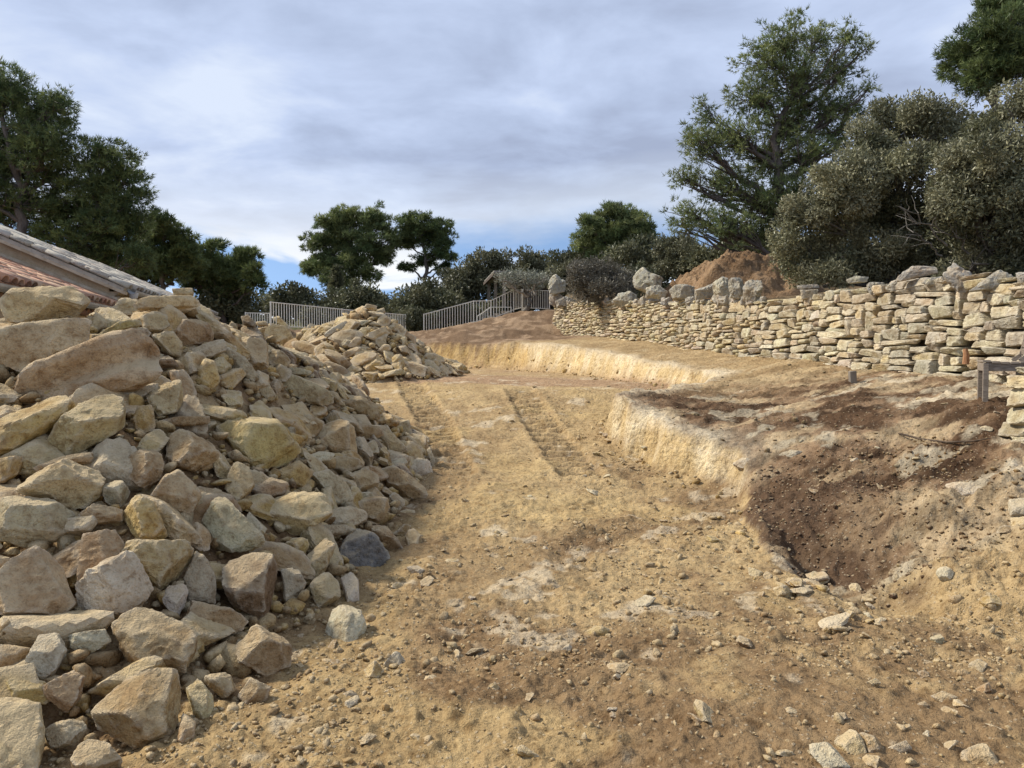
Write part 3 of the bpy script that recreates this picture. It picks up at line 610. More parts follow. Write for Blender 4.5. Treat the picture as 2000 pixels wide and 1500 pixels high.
# (outline, colour, label or None, thickness)
HERO = [
 (za([(5,640),(60,590),(180,590),(290,550),(400,590),(490,640),(500,700),(430,690),(330,660),(200,700),(80,720),(10,700)]), 't', "long rounded ochre boulder lying along the top of the near heap below the house roof", .8),
 (za([(0,800),(150,730),(420,695),(490,730),(510,810),(480,870),(300,890),(270,950),(150,980),(60,960),(-40,1000),(-60,860)]), 'p', "broad pinkish beige slab lying behind the long grooved slab", .45),
 (za([(45,1070),(100,1010),(300,940),(480,860),(600,800),(820,745),(900,830),(915,900),(870,980),(700,1060),(400,1140),(160,1190),(80,1140)]), 'p', "long pinkish brown slab with a groove along it, tilted on the near heap", .42),
 (za([(510,845),(560,790),(680,720),(770,690),(790,740),(640,790),(560,840)]), 'o', "thin yellow ochre wedge leaning above the grooved slab", .5),
 (za([(500,700),(530,660),(600,665),(615,720),(580,790),(510,800)]), 't', None, .8),
 (za([(-40,1290),(120,1200),(320,1120),(420,1210),(390,1260),(200,1370),(80,1450),(-40,1460)]), 'o', "yellow ochre block under the lower end of the grooved slab", .7),
 (za([(225,1370),(380,1260),(480,1190),(660,1120),(690,1180),(690,1270),(600,1390),(440,1460),(280,1455)]), 't', "large tan block with a flat sloping top under the grooved slab", .7),
 (za([(815,1150),(930,1035),(985,1060),(1035,1190),(1000,1225),(880,1240)]), 't', "pale tan pyramid shaped stone beside the upper end of the grooved slab", .8),
 (za([(745,1250),(770,1180),(850,1170),(865,1330),(760,1325)]), 'o', None, .8),
 ([(422,832),(455,814),(518,817),(556,835),(590,870),(588,890),(570,908),(510,921),(485,905),(462,885),(445,865)], 'y', "big yellow boulder with a rust brown patch in the middle of the near heap", .6),
 (za([(975,770),(1000,715),(1080,700),(1150,710),(1200,790),(1190,825),(1030,850),(980,810)]), 'b', None, .8),
 (za([(785,690),(850,670),(940,690),(955,740),(900,765),(800,760)]), 't', None, .8),
 (za([(1120,610),(1145,545),(1200,560),(1270,640),(1260,715),(1200,700)]), 'p', "smooth pinkish slab standing upright near the top of the near heap", .4),
 (za([(850,765),(960,770),(1030,870),(1020,920),(950,890),(900,830)]), 't', None, .6),
 (za([(960,560),(1000,520),(1070,515),(1080,560),(1050,575)]), 't', None, .8), (za([(1060,560),(1080,525),(1140,520),(1150,570),(1100,578)]), 't', None, .8),
 (za([(1150,550),(1250,550),(1310,600),(1290,625),(1250,600)]), 't', None, .7),
 (za([(740,610),(850,575),(1060,570),(1120,600),(1100,620),(900,640),(760,640)]), 't', None, .6),
 (za([(975,630),(1040,605),(1110,620),(1115,650),(1000,655)]), 'w', None, .7),
 (za([(1425,740),(1520,720),(1600,740),(1640,800),(1620,870),(1560,850),(1450,790)]), 't', None, .6),
 (za([(1320,870),(1380,790),(1440,820),(1510,900),(1480,975),(1400,960)]), 't', None, .6),
 (za([(1235,870),(1270,855),(1350,900),(1450,1010),(1440,1050),(1300,960)]), 'g', None, .6),
 (zc([(350,230),(450,230),(600,350),(590,400),(440,330)]), 't', None, .7), (zc([(350,350),(420,340),(500,420),(480,450),(380,410)]), 'k', None, .7), (zc([(500,400),(600,390),(620,430),(520,435)]), 't', None, .8),
 (zc([(670,340),(730,330),(830,440),(840,490),(720,400)]), 't', None, .7), (zc([(70,460),(180,420),(255,510),(150,550)]), 't', None, .7),
 (zc([(860,590),(1000,590),(1160,680),(1190,740),(1120,745),(950,690),(870,640)]), 'b', None, .6), (zc([(1170,670),(1300,720),(1465,830),(1440,860),(1300,810),(1190,740)]), 'b', None, .6),
 (zc([(1110,850),(1200,780),(1330,830),(1420,880),(1330,930),(1200,900)]), 'k', None, .6), (zc([(920,750),(1000,730),(1110,820),(1120,890),(1050,880),(960,800)]), 'k', None, .7),
 (zc([(735,920),(850,910),(1010,990),(1180,1090),(1260,1190),(1150,1220),(1000,1170),(800,1050)]), 'p', "pinkish grey slab with a raised rim overhanging a dark gap in the near heap", .45),
 (zc([(1050,920),(1130,910),(1310,1000),(1320,1060),(1270,1090),(1120,1010)]), 't', None, .6), (zc([(1270,1100),(1400,1090),(1620,1190),(1700,1290),(1690,1370),(1550,1340),(1280,1190)]), 'b', "long flat brown slab sliding down the track side of the near heap", .5),
 (zc([(600,720),(680,655),(780,710),(830,790),(760,890),(620,820)]), 'b', None, .7), (zc([(770,880),(850,830),(1040,880),(1040,910),(850,910)]), 'g', None, .7), (zc([(1310,990),(1380,1010),(1490,1100),(1480,1130),(1330,1070)]), 'k', None, .6),
 (zc([(640,960),(700,960),(735,1040),(710,1100),(650,1030)]), 'g', None, .7), (zc([(520,1000),(600,970),(690,1100),(680,1160),(560,1090)]), 'p', None, .5),
 (za([(1100,980),(1150,910),(1190,940),(1225,1050),(1180,1095),(1120,1080)]), 'o', None, .8), (za([(1170,920),(1240,910),(1300,970),(1260,1010),(1190,1000)]), 't', None, .8),
 (za([(1040,880),(1150,830),(1250,815),(1250,860),(1150,910),(1050,930)]), 'g', None, .6), (za([(665,1110),(740,1070),(880,1050),(860,1090),(760,1140),(690,1150)]), 'g', None, .6), (za([(895,1260),(1000,1240),(1150,1240),(1180,1270),(1080,1290),(920,1290)]), 'b', None, .7),
 ([(607,872),(628,842),(655,820),(682,838),(700,872),(698,885),(640,888)], 't', "smooth tan stone with a rounded outline beside the big yellow boulder", .6), (za([(1650,1250),(1800,1240),(1810,1290),(1750,1360),(1650,1350)]), 'b', None, .8),
 (zd([(1140,110),(1350,130),(1400,200),(1300,240),(1190,230)]), 'b', None, .7), (zd([(1300,130),(1400,140),(1570,300),(1570,350),(1440,320),(1350,230)]), 'p', "flat slab with a reddish stain low on the near heap above the track", .45), (zd([(1250,280),(1330,235),(1340,350),(1260,340)]), 'g', None, .7),
 (zd([(1380,460),(1450,450),(1710,650),(1720,710),(1620,710),(1430,580)]), 'b', "long brown block at the track side foot of the near heap", .7), (zd([(1590,430),(1650,370),(1720,370),(1770,500),(1745,580),(1640,510)]), 'w', "pale whitish chunk at the edge of the near heap beside the wheel track", .8),
 (zd([(1450,420),(1560,385),(1580,430),(1490,470)]), 'w', None, .7), (zd([(1440,680),(1490,645),(1560,740),(1500,800)]), 'g', None, .7), (zd([(1100,530),(1230,460),(1350,520),(1350,610),(1200,655),(1120,600)]), 'b', None, .7),
 (zd([(1275,890),(1350,880),(1490,1040),(1560,1110),(1480,1100),(1300,970)]), 'b', None, .6), (zd([(1560,980),(1620,945),(1700,1030),(1700,1090),(1600,1100)]), 'b', None, .8), (zd([(1470,970),(1540,900),(1610,910),(1540,1000)]), 'b', None, .8), (zd([(1680,1330),(1730,1300),(1790,1350),(1760,1400),(1690,1390)]), 'b', None, .8),
 (zd([(1480,80),(1600,100),(1620,200),(1550,230),(1470,150)]), 'b', None, .7), (zd([(1735,320),(1760,290),(1800,400),(1780,460)]), 'g', None, .6),
 (zb([(180,200),(340,125),(440,150),(480,200),(460,250),(400,310),(330,330),(260,280),(80,260),(110,220)]), 't', "pale ochre boulder with a flat bright top on the lower near heap", .7),
 (zb([(-50,340),(60,265),(200,260),(330,350),(345,400),(260,470),(160,505),(-50,450)]), 'g', "broad grey brown flat stone with dirt and pebbles on it", .5),
 (zb([(735,20),(800,-30),(900,-10),(960,80),(975,100),(830,170),(770,130)]), 't', None, .8), (zb([(545,160),(640,90),(710,70),(740,150),(720,210),(640,260),(590,230)]), 'b', None, .8), (zb([(455,210),(530,195),(590,250),(560,330),(470,300)]), 'g', None, .8),
 (zb([(675,280),(720,210),(790,180),(850,220),(890,300),(850,360),(700,310)]), 't', None, .8), (zb([(1020,150),(1100,120),(1150,190),(1110,250),(1040,310),(1010,240)]), 't', None, .6), (zb([(1250,170),(1340,120),(1400,170),(1380,235),(1320,210)]), 'o', None, .7),
 (zb([(1190,350),(1220,290),(1400,240),(1460,270),(1490,360),(1380,440),(1230,460),(1195,430)]), 't', "blocky tan stone with a broken front face above the charcoal stone", .8), (zb([(555,340),(620,275),(690,320),(755,470),(700,480),(590,470)]), 'o', None, .7),
 (zb([(905,330),(950,295),(1010,330),(1080,400),(1190,490),(1170,520),(1060,540),(970,480),(920,400)]), 'g', "pale grey slab with a white chipped edge leaning in the near heap", .6), (zb([(345,660),(380,450),(520,420),(560,460),(550,520),(450,620),(370,690)]), 'b', None, .6),
 (zb([(-60,700),(60,600),(190,530),(260,580),(300,680),(335,760),(280,825),(200,790),(-60,800)]), 'p', "large pinkish grey stone with a white edge low in the near heap", .6), (zb([(355,700),(440,620),(570,550),(620,600),(690,690),(650,760),(590,810),(520,815),(400,740)]), 'w', "pale yellow wedge shaped stone with a sharp bright edge", .8),
 (zb([(535,540),(600,480),(700,490),(840,480),(875,550),(840,620),(740,700),(680,660),(620,590)]), 't', "rounded brown ochre stone above the pale yellow wedge", .8), (zb([(825,650),(880,530),(920,550),(970,640),(970,760),(840,750)]), 'g', None, .7),
 (zb([(975,640),(1060,560),(1200,515),(1260,590),(1270,720),(1240,820),(1150,830),(1050,760),(990,700)]), 'k', "dirt crusted dark brown boulder with pale patches low in the near heap", .8), (zb([(1270,610),(1350,590),(1380,660),(1330,750),(1280,730)]), 'g', None, .8),
 (zb([(1335,590),(1470,465),(1500,510),(1460,610),(1400,670)]), 't', None, .7), (zb([(1280,500),(1330,460),(1395,480),(1370,540),(1320,585)]), 'o', None, .8), (zb([(1520,530),(1560,460),(1610,420),(1690,470),(1750,560),(1740,610),(1560,610)]), 'd', "charcoal grey pitted stone at the foot of the near heap", .8),
 (zb([(1395,690),(1470,625),(1535,670),(1530,730),(1430,770)]), 't', None, .8), (zb([(1535,650),(1580,625),(1615,660),(1620,750),(1570,765)]), 'w', None, .8), (zb([(735,750),(760,680),(845,675),(830,760),(790,820)]), 'w', None, .8), (zb([(830,790),(900,755),(1040,790),(1120,840),(1110,880),(1000,890),(900,840)]), 'b', None, .6),
 (zb([(495,850),(600,790),(760,800),(850,880),(885,970),(830,1070),(760,1040),(640,1060),(560,960)]), 'b', "large soil covered brown stone below the pale yellow wedge", .7), (zb([(1060,970),(1100,890),(1180,850),(1260,900),(1320,980),(1300,1040),(1200,1090),(1080,1040)]), 'b', "dusty brown stone half sunk in the earth at the foot of the near heap", .6),
 (zb([(1465,870),(1500,790),(1610,765),(1640,880),(1645,960),(1590,980),(1490,920)]), 'w', "pale square stone lying alone at the foot of the near heap", .8), (zb([(415,1300),(440,1180),(560,1110),(700,1070),(780,1080),(820,1180),(815,1290),(700,1370),(540,1420),(460,1380)]), 'b', "large flat earth brown stone in front of the near heap", .5),
 (zb([(840,1150),(890,1095),(960,1180),(965,1260),(940,1310),(870,1250)]), 't', None, .8), (zb([(-60,1190),(60,1195),(180,1230),(200,1350),(190,1430),(160,1560),(-60,1560)]), 't', "large tan block at the very front of the near heap", .8), (zb([(200,1330),(260,1290),(370,1280),(390,1330),(350,1390),(230,1410)]), 'g', None, .8),
 (zb([(310,1430),(400,1370),(480,1400),(545,1480),(500,1530),(350,1530)]), 'b', None, .8), (zb([(110,1040),(180,900),(280,890),(300,980),(250,1070),(200,1095)]), 'w', None, .8), (zb([(-20,950),(90,940),(145,970),(110,1020),(40,1050),(-20,1045)]), 't', None, .8), (zb([(-10,1130),(50,1100),(180,1110),(225,1180),(180,1215),(30,1190)]), 'o', None, .8),
 (zb([(200,1130),(330,1060),(375,1090),(360,1180),(310,1250),(220,1180)]), 'b', None, .8), (zb([(310,920),(380,880),(470,880),(500,940),(420,980),(340,970)]), 'w', None, .7), (zb([(1600,310),(1650,270),(1740,300),(1765,350),(1700,385),(1620,370)]), 't', None, .8), (zb([(1390,430),(1450,410),(1550,410),(1600,430),(1540,450),(1400,455)]), 'g', None, .7),
 (zb([(1480,340),(1560,330),(1640,350),(1640,390),(1580,420),(1500,400)]), 'g', None, .7), (zb([(1455,140),(1520,95),(1620,110),(1630,150),(1560,180)]), 'b', None, .8), (zb([(1560,190),(1640,160),(1700,210),(1700,250),(1620,265)]), 'b', None, .8), (zb([(1400,180),(1470,160),(1560,220),(1590,290),(1540,320),(1460,250)]), 'g', None, .7),
 (zb([(1130,250),(1220,190),(1300,220),(1280,270),(1180,290)]), 'b', None, .7), (zb([(1350,110),(1430,75),(1505,80),(1480,115),(1380,130)]), 'w', None, .6), (zb([(-20,100),(110,110),(80,180),(20,215),(-20,210)]), 'o', None, .8), (zb([(350,360),(420,310),(550,340),(550,390),(400,400)]), 'b', None, .8), (zb([(840,480),(860,410),(940,390),(955,500),(920,530)]), 'b', None, .8),
 (zb([(-30,540),(50,560),(55,650),(10,720),(-30,720)]), 't', None, .8), (zb([(1070,1180),(1130,1100),(1220,1140),(1200,1200),(1120,1230)]), 'b', None, .8), (zb([(920,1090),(1000,1090),(1075,1130),(1010,1190),(940,1130)]), 'b', None, .8), (zb([(150,150),(280,100),(420,80),(425,120),(330,130),(180,170)]), 'b', None, .6), (zb([(795,1380),(820,1270),(880,1290),(870,1370),(830,1395)]), 't', None, .8),
]
LOOSE = [
 (zb([(1730,1030),(1770,985),(1830,1020),(1810,1070),(1760,1065)]), 'w'), (zb([(1640,1060),(1690,1025),(1730,1060),(1700,1105),(1650,1100)]), 'o'), (zb([(1835,600),(1880,585),(1915,610),(1890,640),(1850,630)]), 'w'),
 (ze([(960,890),(1050,880),(1120,950),(1150,1010),(980,1010)]), 'w'), (ze([(1070,860),(1150,810),(1200,860),(1230,950),(1170,980)]), 't'), (ze([(1190,830),(1280,860),(1330,930),(1250,940)]), 'b'), (ze([(1320,910),(1420,870),(1450,910),(1380,940)]), 'g'),
 (ze([(1570,50),(1610,15),(1660,50),(1640,90),(1590,85)]), 'w'), (ze([(1770,190),(1880,160),(1890,200),(1810,220)]), 'o'), (ze([(1730,500),(1770,460),(1820,490),(1800,550),(1740,560)]), 'p'), (ze([(1540,370),(1590,345),(1615,380),(1590,400)]), 'g'),
 (ze([(1690,930),(1800,880),(1870,960),(1860,1000),(1700,1010)]), 't'), (ze([(1185,980),(1230,935),(1300,945),(1280,1010)]), 't'), (ze([(1545,660),(1610,630),(1680,655),(1600,685)]), 'b'), (ze([(1480,690),(1510,675),(1535,700),(1505,725)]), 'b'), (ze([(830,100),(870,75),(900,95),(870,115)]), 't'), (ze([(890,130),(930,105),(970,130),(930,155)]), 'p'),
 (ze([(925,95),(960,85),(1000,105),(960,120)]), 'w'), (ze([(1000,130),(1040,110),(1050,140),(1015,150)]), 'w'), (ze([(1215,240),(1235,235),(1265,270),(1250,280)]), 'w'), ([(1145, 1235), (1165, 1222), (1190, 1228), (1185, 1244), (1155, 1246)], 'o'),
 ([(1430, 905), (1450, 895), (1475, 902), (1465, 918), (1445, 915)], 'w'), ([(1520, 888), (1545, 880), (1568, 882), (1545, 896)], 'w'), ([(1845, 945), (1890, 945), (1950, 965), (1900, 975), (1860, 968)], 'w'), ([(1965, 985), (2010, 975), (2010, 1010), (1975, 1012)], 'w'), ([(1975, 1015), (2010, 1012), (2010, 1035), (1980, 1035)], 't'), ([(1975, 850), (2010, 846), (2010, 862), (1985, 862)], 'w'),
 (ze([(1400, 800), (1440, 790), (1450, 812), (1415, 822)]), 't'), (ze([(1500, 840), (1530, 815), (1540, 850), (1515, 860)]), 'w'), (ze([(1750, 620), (1830, 590), (1845, 620), (1790, 650)]), 'b'), (ze([(1480, 545), (1530, 530), (1540, 560), (1500, 570)]), 'k'), (ze([(1230, 585), (1270, 570), (1300, 590), (1260, 605)]), 't')]
rngH = np.random.default_rng(77)
TAKEN = []
def near_poly(px, py, m=1.0):
    for pa in TAKEN:
        c = pa.mean(0)
        if abs(px - c[0]) > 220 or abs(py - c[1]) > 220: continue
        q = c + (pa - c) * m; ins = False; n = len(q)
        for i in range(n):
            (ax, ay), (bx, by) = q[i], q[(i + 1) % n]
            if (ay > py) != (by > py) and px < ax + (py - ay) / (by - ay) * (bx - ax): ins = not ins
        if ins: return True
    return False
def add_stone(name, res, col, label, cat, group, parent=None, mat=None):
    ctr, V, Fc, sz = res
    me = mesh_np(name, V, Fc, [mat or M_ROCK], sharp=17); o = link(name, me, parent, label, cat, group); o.location = Vector(ctr); o.color = shade(PAL[col], rngH)
    return o
CW = {'o': 'ochre', 't': 'tan', 'b': 'brown', 'g': 'grey beige', 'p': 'pinkish beige', 'w': 'pale whitish', 'k': 'dark brown', 'y': 'yellow', 'd': 'charcoal'}
def stone_label(c, size, x, y, z, where):
    sz = "small" if size < .2 else ("medium" if size < .34 else "large")
    if where == 'near':
        zone = "on the crest of" if z > 1.55 else ("at the foot of" if z < .5 else ("on the track side slope of" if x > -2.1 and y > 6 else ("high on the front slope of" if z > 1.05 else "low on the front slope of")))
        return "%s %s limestone rubble stone %s the near heap" % (sz, CW[c], zone)
    if where == 'far':
        zone = "on the crest of" if z > 2.35 else ("at the foot of" if z < 1.5 else "halfway up")
        return "%s %s limestone rubble stone %s the far heap" % (sz, CW[c], zone)
    zone = "in the dark soil of the bank" if y > 5.3 and x > 1.7 else ("on the ramp up to the plateau" if y > 7.5 else ("on the gravelly earth below the stone pier" if x > 1.3 else "on the earth in front of the near heap"))
    return "%s loose %s stone lying %s" % ("small" if size < .1 else "fist sized", CW[c], zone)
HEAP_LABEL = "rough tan limestone rubble stone lying among others in the near heap"
for poly, c, lab, th in HERO:
    pa = np.array(poly); size = np.linalg.norm(pa.max(0) - pa.min(0))
    res = traced_rock(poly, RSURF, rngH, th, .30, 5 if size > 88 else 4, groove=bool(lab and 'groove along' in lab))
    TAKEN.append(pa)
    if res is None: continue
    if lab: add_stone("boulder" if size > 130 else "rubble_stone", res, c, lab, "boulder" if size > 130 else "stone", None)
    else: add_stone("rubble_stone", res, c, stone_label(c, res[3] * .9, *res[0], 'near'), "stone", GN)
LOOSE_LABEL = "small loose limestone lying by itself on the dug earth"
for poly, c in LOOSE:
    res = traced_rock(poly, RZ, rngH, .8, .05, 4)
    if res is not None: add_stone("loose_stone", res, c, stone_label(c, res[3], *res[0], 'loose'), "stone", "loose stones on the dug earth")

def place_rock(me, x, y, z, size, n, rng, col, name, label, cat, group, slab=.0):
    o = link(name, me, None, label, cat, group)
    up = Vector(n) + Vector(rng.normal(size=3) * .22); up.normalize()
    ax = Vector(rng.normal(size=3)); ax = (ax - up * ax.dot(up)).normalized(); ay = up.cross(ax)
    R = Matrix((ax, ay, up)).transposed().to_4x4()
    s = Matrix.Diagonal((size * rng.uniform(1.0, 1.6), size * rng.uniform(.7, 1.05), size * rng.uniform(.30, .72) * (1 - slab), 1))
    o.matrix_world = Matrix.Translation((x, y, z)) @ R @ s; o.color = shade(col, rng); return o
# fill of the near heap: candidates over the heap's area, largest first, kept apart from each other
rngF = np.random.default_rng(5)
def visible(x, y, z, A):
    d = np.array([x, y, z]) - np.array([0, 0, EYE]); t = np.linspace(.3, .985, 60); q = d[None] * t[:, None]
    return not np.any(EYE + q[:, 2] < look(A, q[:, 0], q[:, 1]) - .12)
def proj(x, y, z):
    d = np.array([x, y, z - EYE]); f = d[1] * CP - d[2] * SP; v = d[1] * SP + d[2] * CP
    return 1000 + FPX * d[0] / f, 750 - FPX * v / f
placed = []
cand = []
for k in range(9000):
    x = rngF.uniform(-5.6, -.4); y = rngF.uniform(2.4, 12.3)
    hh = float(look(RS1 - RZ, x, y))
    if float(look(RH, x, y)) < 0.015: continue
    cand.append((x, y))
sizes = np.sort(np.clip(rngF.lognormal(-1.66, .38, len(cand)), .10, .44))[::-1]
FRAG = []
nfill = 0
for (x, y), s in zip(cand, sizes):
    z = float(look(RS1, x, y))
    ok = True
    for a, b, r in placed:
        if (a - x) ** 2 + (b - y) ** 2 < (.40 * (r + s)) ** 2: ok = False; break
    if not ok: continue
    px, py = proj(x, y, z)
    vis = visible(x, y, z, RSURF)
    spx = s / math.hypot(x, y) * FPX
    if vis and near_poly(px, py, 1.12 if spx > 40 else .95) and spx > 20: continue
    placed.append((x, y, s))
    ck = str(rngF.choice(list('ttttoobbgk'))); c = PAL[ck]
    if not vis or not (-60 < px < 2000 and py < 1560) or nfill >= 135 or spx < 22: FRAG.append((x, y, z - s * .12, s, c)); continue
    place_rock(ROCKS[int(rngF.integers(len(ROCKS)))], x, y, z - s * .10, s, snormal(RS1, x, y), rngF, c, "rubble_stone", stone_label(ck, s, x, y, z, 'near'), "stone", GN); nfill += 1
def scatter_mesh(name, items, sub, mat, label=None, parent=None, A=None, rng=None, flat=(.4, .85), **kw):
    "many small stones as one mesh"
    rng = rng or np.random.default_rng(9); base = [rock_unit(700 + i, sub, 9, rough=.8)[0] for i in range(10)]; Fc = ICO[sub][1]
    n = len(items); nv = len(base[0]); V = np.empty((n, nv, 3), np.float32); Cc = np.empty((n, nv, 3), np.float32)
    it = np.array([(a, b, c, d) for a, b, c, d, e in items]); cols = np.array([e for a, b, c, d, e in items])
    which = rng.integers(0, 10, n)
    q = rng.normal(size=(n, 4)) * np.array([1, .25, .25, 1]); q /= np.linalg.norm(q, axis=1)[:, None]
    w, xx, yy, zq = q.T
    R = np.stack([np.stack([1 - 2 * (yy**2 + zq**2), 2 * (xx * yy - zq * w), 2 * (xx * zq + yy * w)], -1), np.stack([2 * (xx * yy + zq * w), 1 - 2 * (xx**2 + zq**2), 2 * (yy * zq - xx * w)], -1), np.stack([2 * (xx * zq - yy * w), 2 * (yy * zq + xx * w), 1 - 2 * (xx**2 + yy**2)], -1)], 1)
    sc = it[:, 3:4] * np.c_[rng.uniform(.9, 1.3, n), rng.uniform(.7, 1.0, n), rng.uniform(*flat, n)]
    B = np.array(base)[which] * sc[:, None, :]
    V = np.einsum('nij,nvj->nvi', R, B) + it[:, None, :3]
    Cc = np.repeat((cols * rng.uniform(.8, 1.2, (n, 1)))[:, None, :], nv, 1)
    Fq = (Fc[None] + (np.arange(n) * nv)[:, None, None]).reshape(-1, 3)
    me = mesh_np(name, V.reshape(-1, 3), Fq, [mat], True, np.clip(Cc.reshape(-1, 3), .02, .8))
    return link(name, me, parent, label, kind="stuff", **kw)
# small chips between the stones
for k in range(7500):
    x = rngF.uniform(-5.0, -.1); y = rngF.uniform(2.5, 11.5); hp = float(look(RH, x, y))
    if hp < -.03: continue
    s = float(np.clip(rngF.lognormal(-2.65, .48), .025, .17)); FRAG.append((x, y, max(float(look(RS1, x, y)) - .10, float(look(RZ, x, y))) + .02 + rngF.uniform(-.03, .02), s, PAL[rngF.choice(list('tttobogb'))]))
scatter_mesh("rubble_fragments", [f for f in FRAG if f[3] > .11], 2, M_ROCKA, "small stone chips packed between the stones of the near heap", cat="rubble")
scatter_mesh("rubble_chips", [f for f in FRAG if f[3] <= .11], 1, M_ROCKA, "gravel sized chips strewn over the near heap", cat="gravel")

# far heap
rngG = np.random.default_rng(21)
FARH = [(zf([(420,590),(480,540),(690,395),(705,420),(660,470),(500,575)]), 'w', "long pale grey plank like slab leaning on the far heap", .35), (zf([(470,590),(560,530),(720,500),(860,530),(890,570),(700,640),(620,720),(560,650)]), 't', None, .5), (zf([(700,700),(800,580),(850,600),(860,680),(780,710)]), 't', None, .7),
        (zf([(640,800),(760,720),(850,690),(830,760),(700,825)]), 'b', None, .6), (zf([(730,900),(800,820),(1000,750),(1040,800),(1000,860),(860,920)]), 't', "largest tan block at the front of the far heap", .7), (zf([(1030,440),(1050,370),(1110,330),(1200,380),(1170,450),(1080,480)]), 't', None, .7),
        (zf([(900,560),(1050,490),(1170,470),(1150,540),(1060,610),(960,620)]), 't', None, .7), (zf([(1190,500),(1210,440),(1290,420),(1310,470),(1250,530)]), 'o', None, .8), (zf([(1040,730),(1070,670),(1180,660),(1200,720),(1130,760)]), 't', None, .8), (zf([(1190,890),(1200,800),(1330,790),(1340,830),(1230,910)]), 'o', None, .8),
        (zf([(1300,530),(1350,520),(1470,590),(1460,680),(1400,600)]), 'b', None, .6), (zf([(1560,860),(1580,780),(1680,770),(1730,850),(1620,880)]), 't', None, .8), (zf([(1310,600),(1370,580),(1390,650),(1330,680)]), 't', None, .8), (zf([(1765,960),(1830,950),(1900,985),(1860,1005)]), 'w', "flat pale slab lying alone in front of the far heap", .35),
        (zf([(890,240),(920,200),(1040,225),(1030,250),(940,250)]), 't', None, .7), (zf([(430,640),(520,690),(600,720),(590,750),(450,740)]), 'o', None, .7), (zf([(1590,920),(1650,910),(1670,960),(1600,960)]), 'w', None, .8)]
TAKEN2 = []
FG = "rubble stones in the far heap"; FARL = "tan limestone rubble stone piled in the far heap before the fence"
for poly, c, lab, th in FARH:
    pa = np.array(poly); res = traced_rock(poly, RSURF, rngG, th, .2, 3); TAKEN.append(pa)
    if res is not None: add_stone("rubble_stone", res, c, lab or stone_label(c, res[3] * .8, *res[0], 'far'), "stone", None if lab else FG)
cand = []; placed = []; FR2 = []; nf = 0
for k in range(9000):
    x = rngG.uniform(-5.6, -.9); y = rngG.uniform(16.8, 22.5)
    if float(look(RH, x, y)) > .015: cand.append((x, y))
sizes = np.sort(np.clip(rngG.lognormal(-1.55, .38, len(cand)), .10, .48))[::-1]
for (x, y), s in zip(cand, sizes):
    z = float(look(RS2, x, y))
    if any((a - x) ** 2 + (b - y) ** 2 < (.36 * (r + s)) ** 2 for a, b, r in placed): continue
    px, py = proj(x, y, z); vis = visible(x, y, z, RSURF)
    if vis and near_poly(px, py, 1.05) and s > .16: continue
    placed.append((x, y, s)); ck = str(rngG.choice(list('tttogpbt'))); c = PAL[ck]
    if not vis or nf >= 70: FR2.append((x, y, z - s * .08, s, c)); continue
    place_rock(ROCKS[int(rngG.integers(len(ROCKS)))], x, y, z - s * .06, s, snormal(RS2, x, y), rngG, c, "rubble_stone", stone_label(ck, s, x, y, z, 'far'), "stone", FG); nf += 1
for k in range(2600):
    x = rngG.uniform(-5.6, -.8); y = rngG.uniform(16.6, 22)
    if float(look(RH, x, y)) < -.05: continue
    FR2.append((x, y, max(float(look(RS2, x, y)) - .07, float(look(RZ, x, y))) + .02, float(np.clip(rngG.lognormal(-2.4, .4), .05, .16)), PAL[rngG.choice(list('ttbogp'))]))
scatter_mesh("rubble_fragments", FR2, 1, M_ROCKA, "small broken pieces filling the far heap", cat="rubble")

# pebbles and clods strewn over the dug earth
rngP = np.random.default_rng(31); PEB = []
n = 31000; u = rngP.uniform(-.74, .74, n); d = 2.5 * (6.2 ** rngP.uniform(0, 1, n)); X = u * d; Y = d
sdp0 = look(RSD, X, Y); dens = .12 + .88 * sstep(.0, .6, fbm2(X * .9, Y * .9, 3, 71) + .35 * sstep(1.2, 2.4, X) * (Y < 5.5) + .5 * sstep(-.5, -1.4, X) * (Y < 6)); dens *= np.where(look(RH, X, Y) > .05, .25, 1); dens *= np.where((Y > 10) & (X < 1.3), .35, 1)
dens = np.where((sdp0 > .1) & (Y > 5.2), dens * .45, dens)
keep = rngP.uniform(0, 1, n) < dens; X = X[keep]; Y = Y[keep]; Zs = look(RZ, X, Y); sdp = look(RSD, X, Y)
steep = np.abs(look(RZ, X + .1, Y) - look(RZ, X - .1, Y)) > .16
sz = np.clip(rngP.lognormal(-4.35, .66, len(X)), .006, .085) * (0.75 + .05 * Y)
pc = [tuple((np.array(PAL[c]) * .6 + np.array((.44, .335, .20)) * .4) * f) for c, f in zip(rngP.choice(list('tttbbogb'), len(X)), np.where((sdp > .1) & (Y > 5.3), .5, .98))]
for x, y, z, s, c, q in zip(X, Y, Zs, sz, pc, steep):
    if not q: PEB.append((x, y, z + s * .04, s, c))
scatter_mesh("pebbles", [p for p in PEB if p[3] > .04], 2, M_ROCKA, "pebbles and clods strewn over the dug earth", cat="pebbles", flat=(.5, .9))
scatter_mesh("gravel", [p for p in PEB if p[3] <= .04], 1, M_ROCKA, "fine gravel strewn over the dug earth", cat="gravel", flat=(.5, .9))
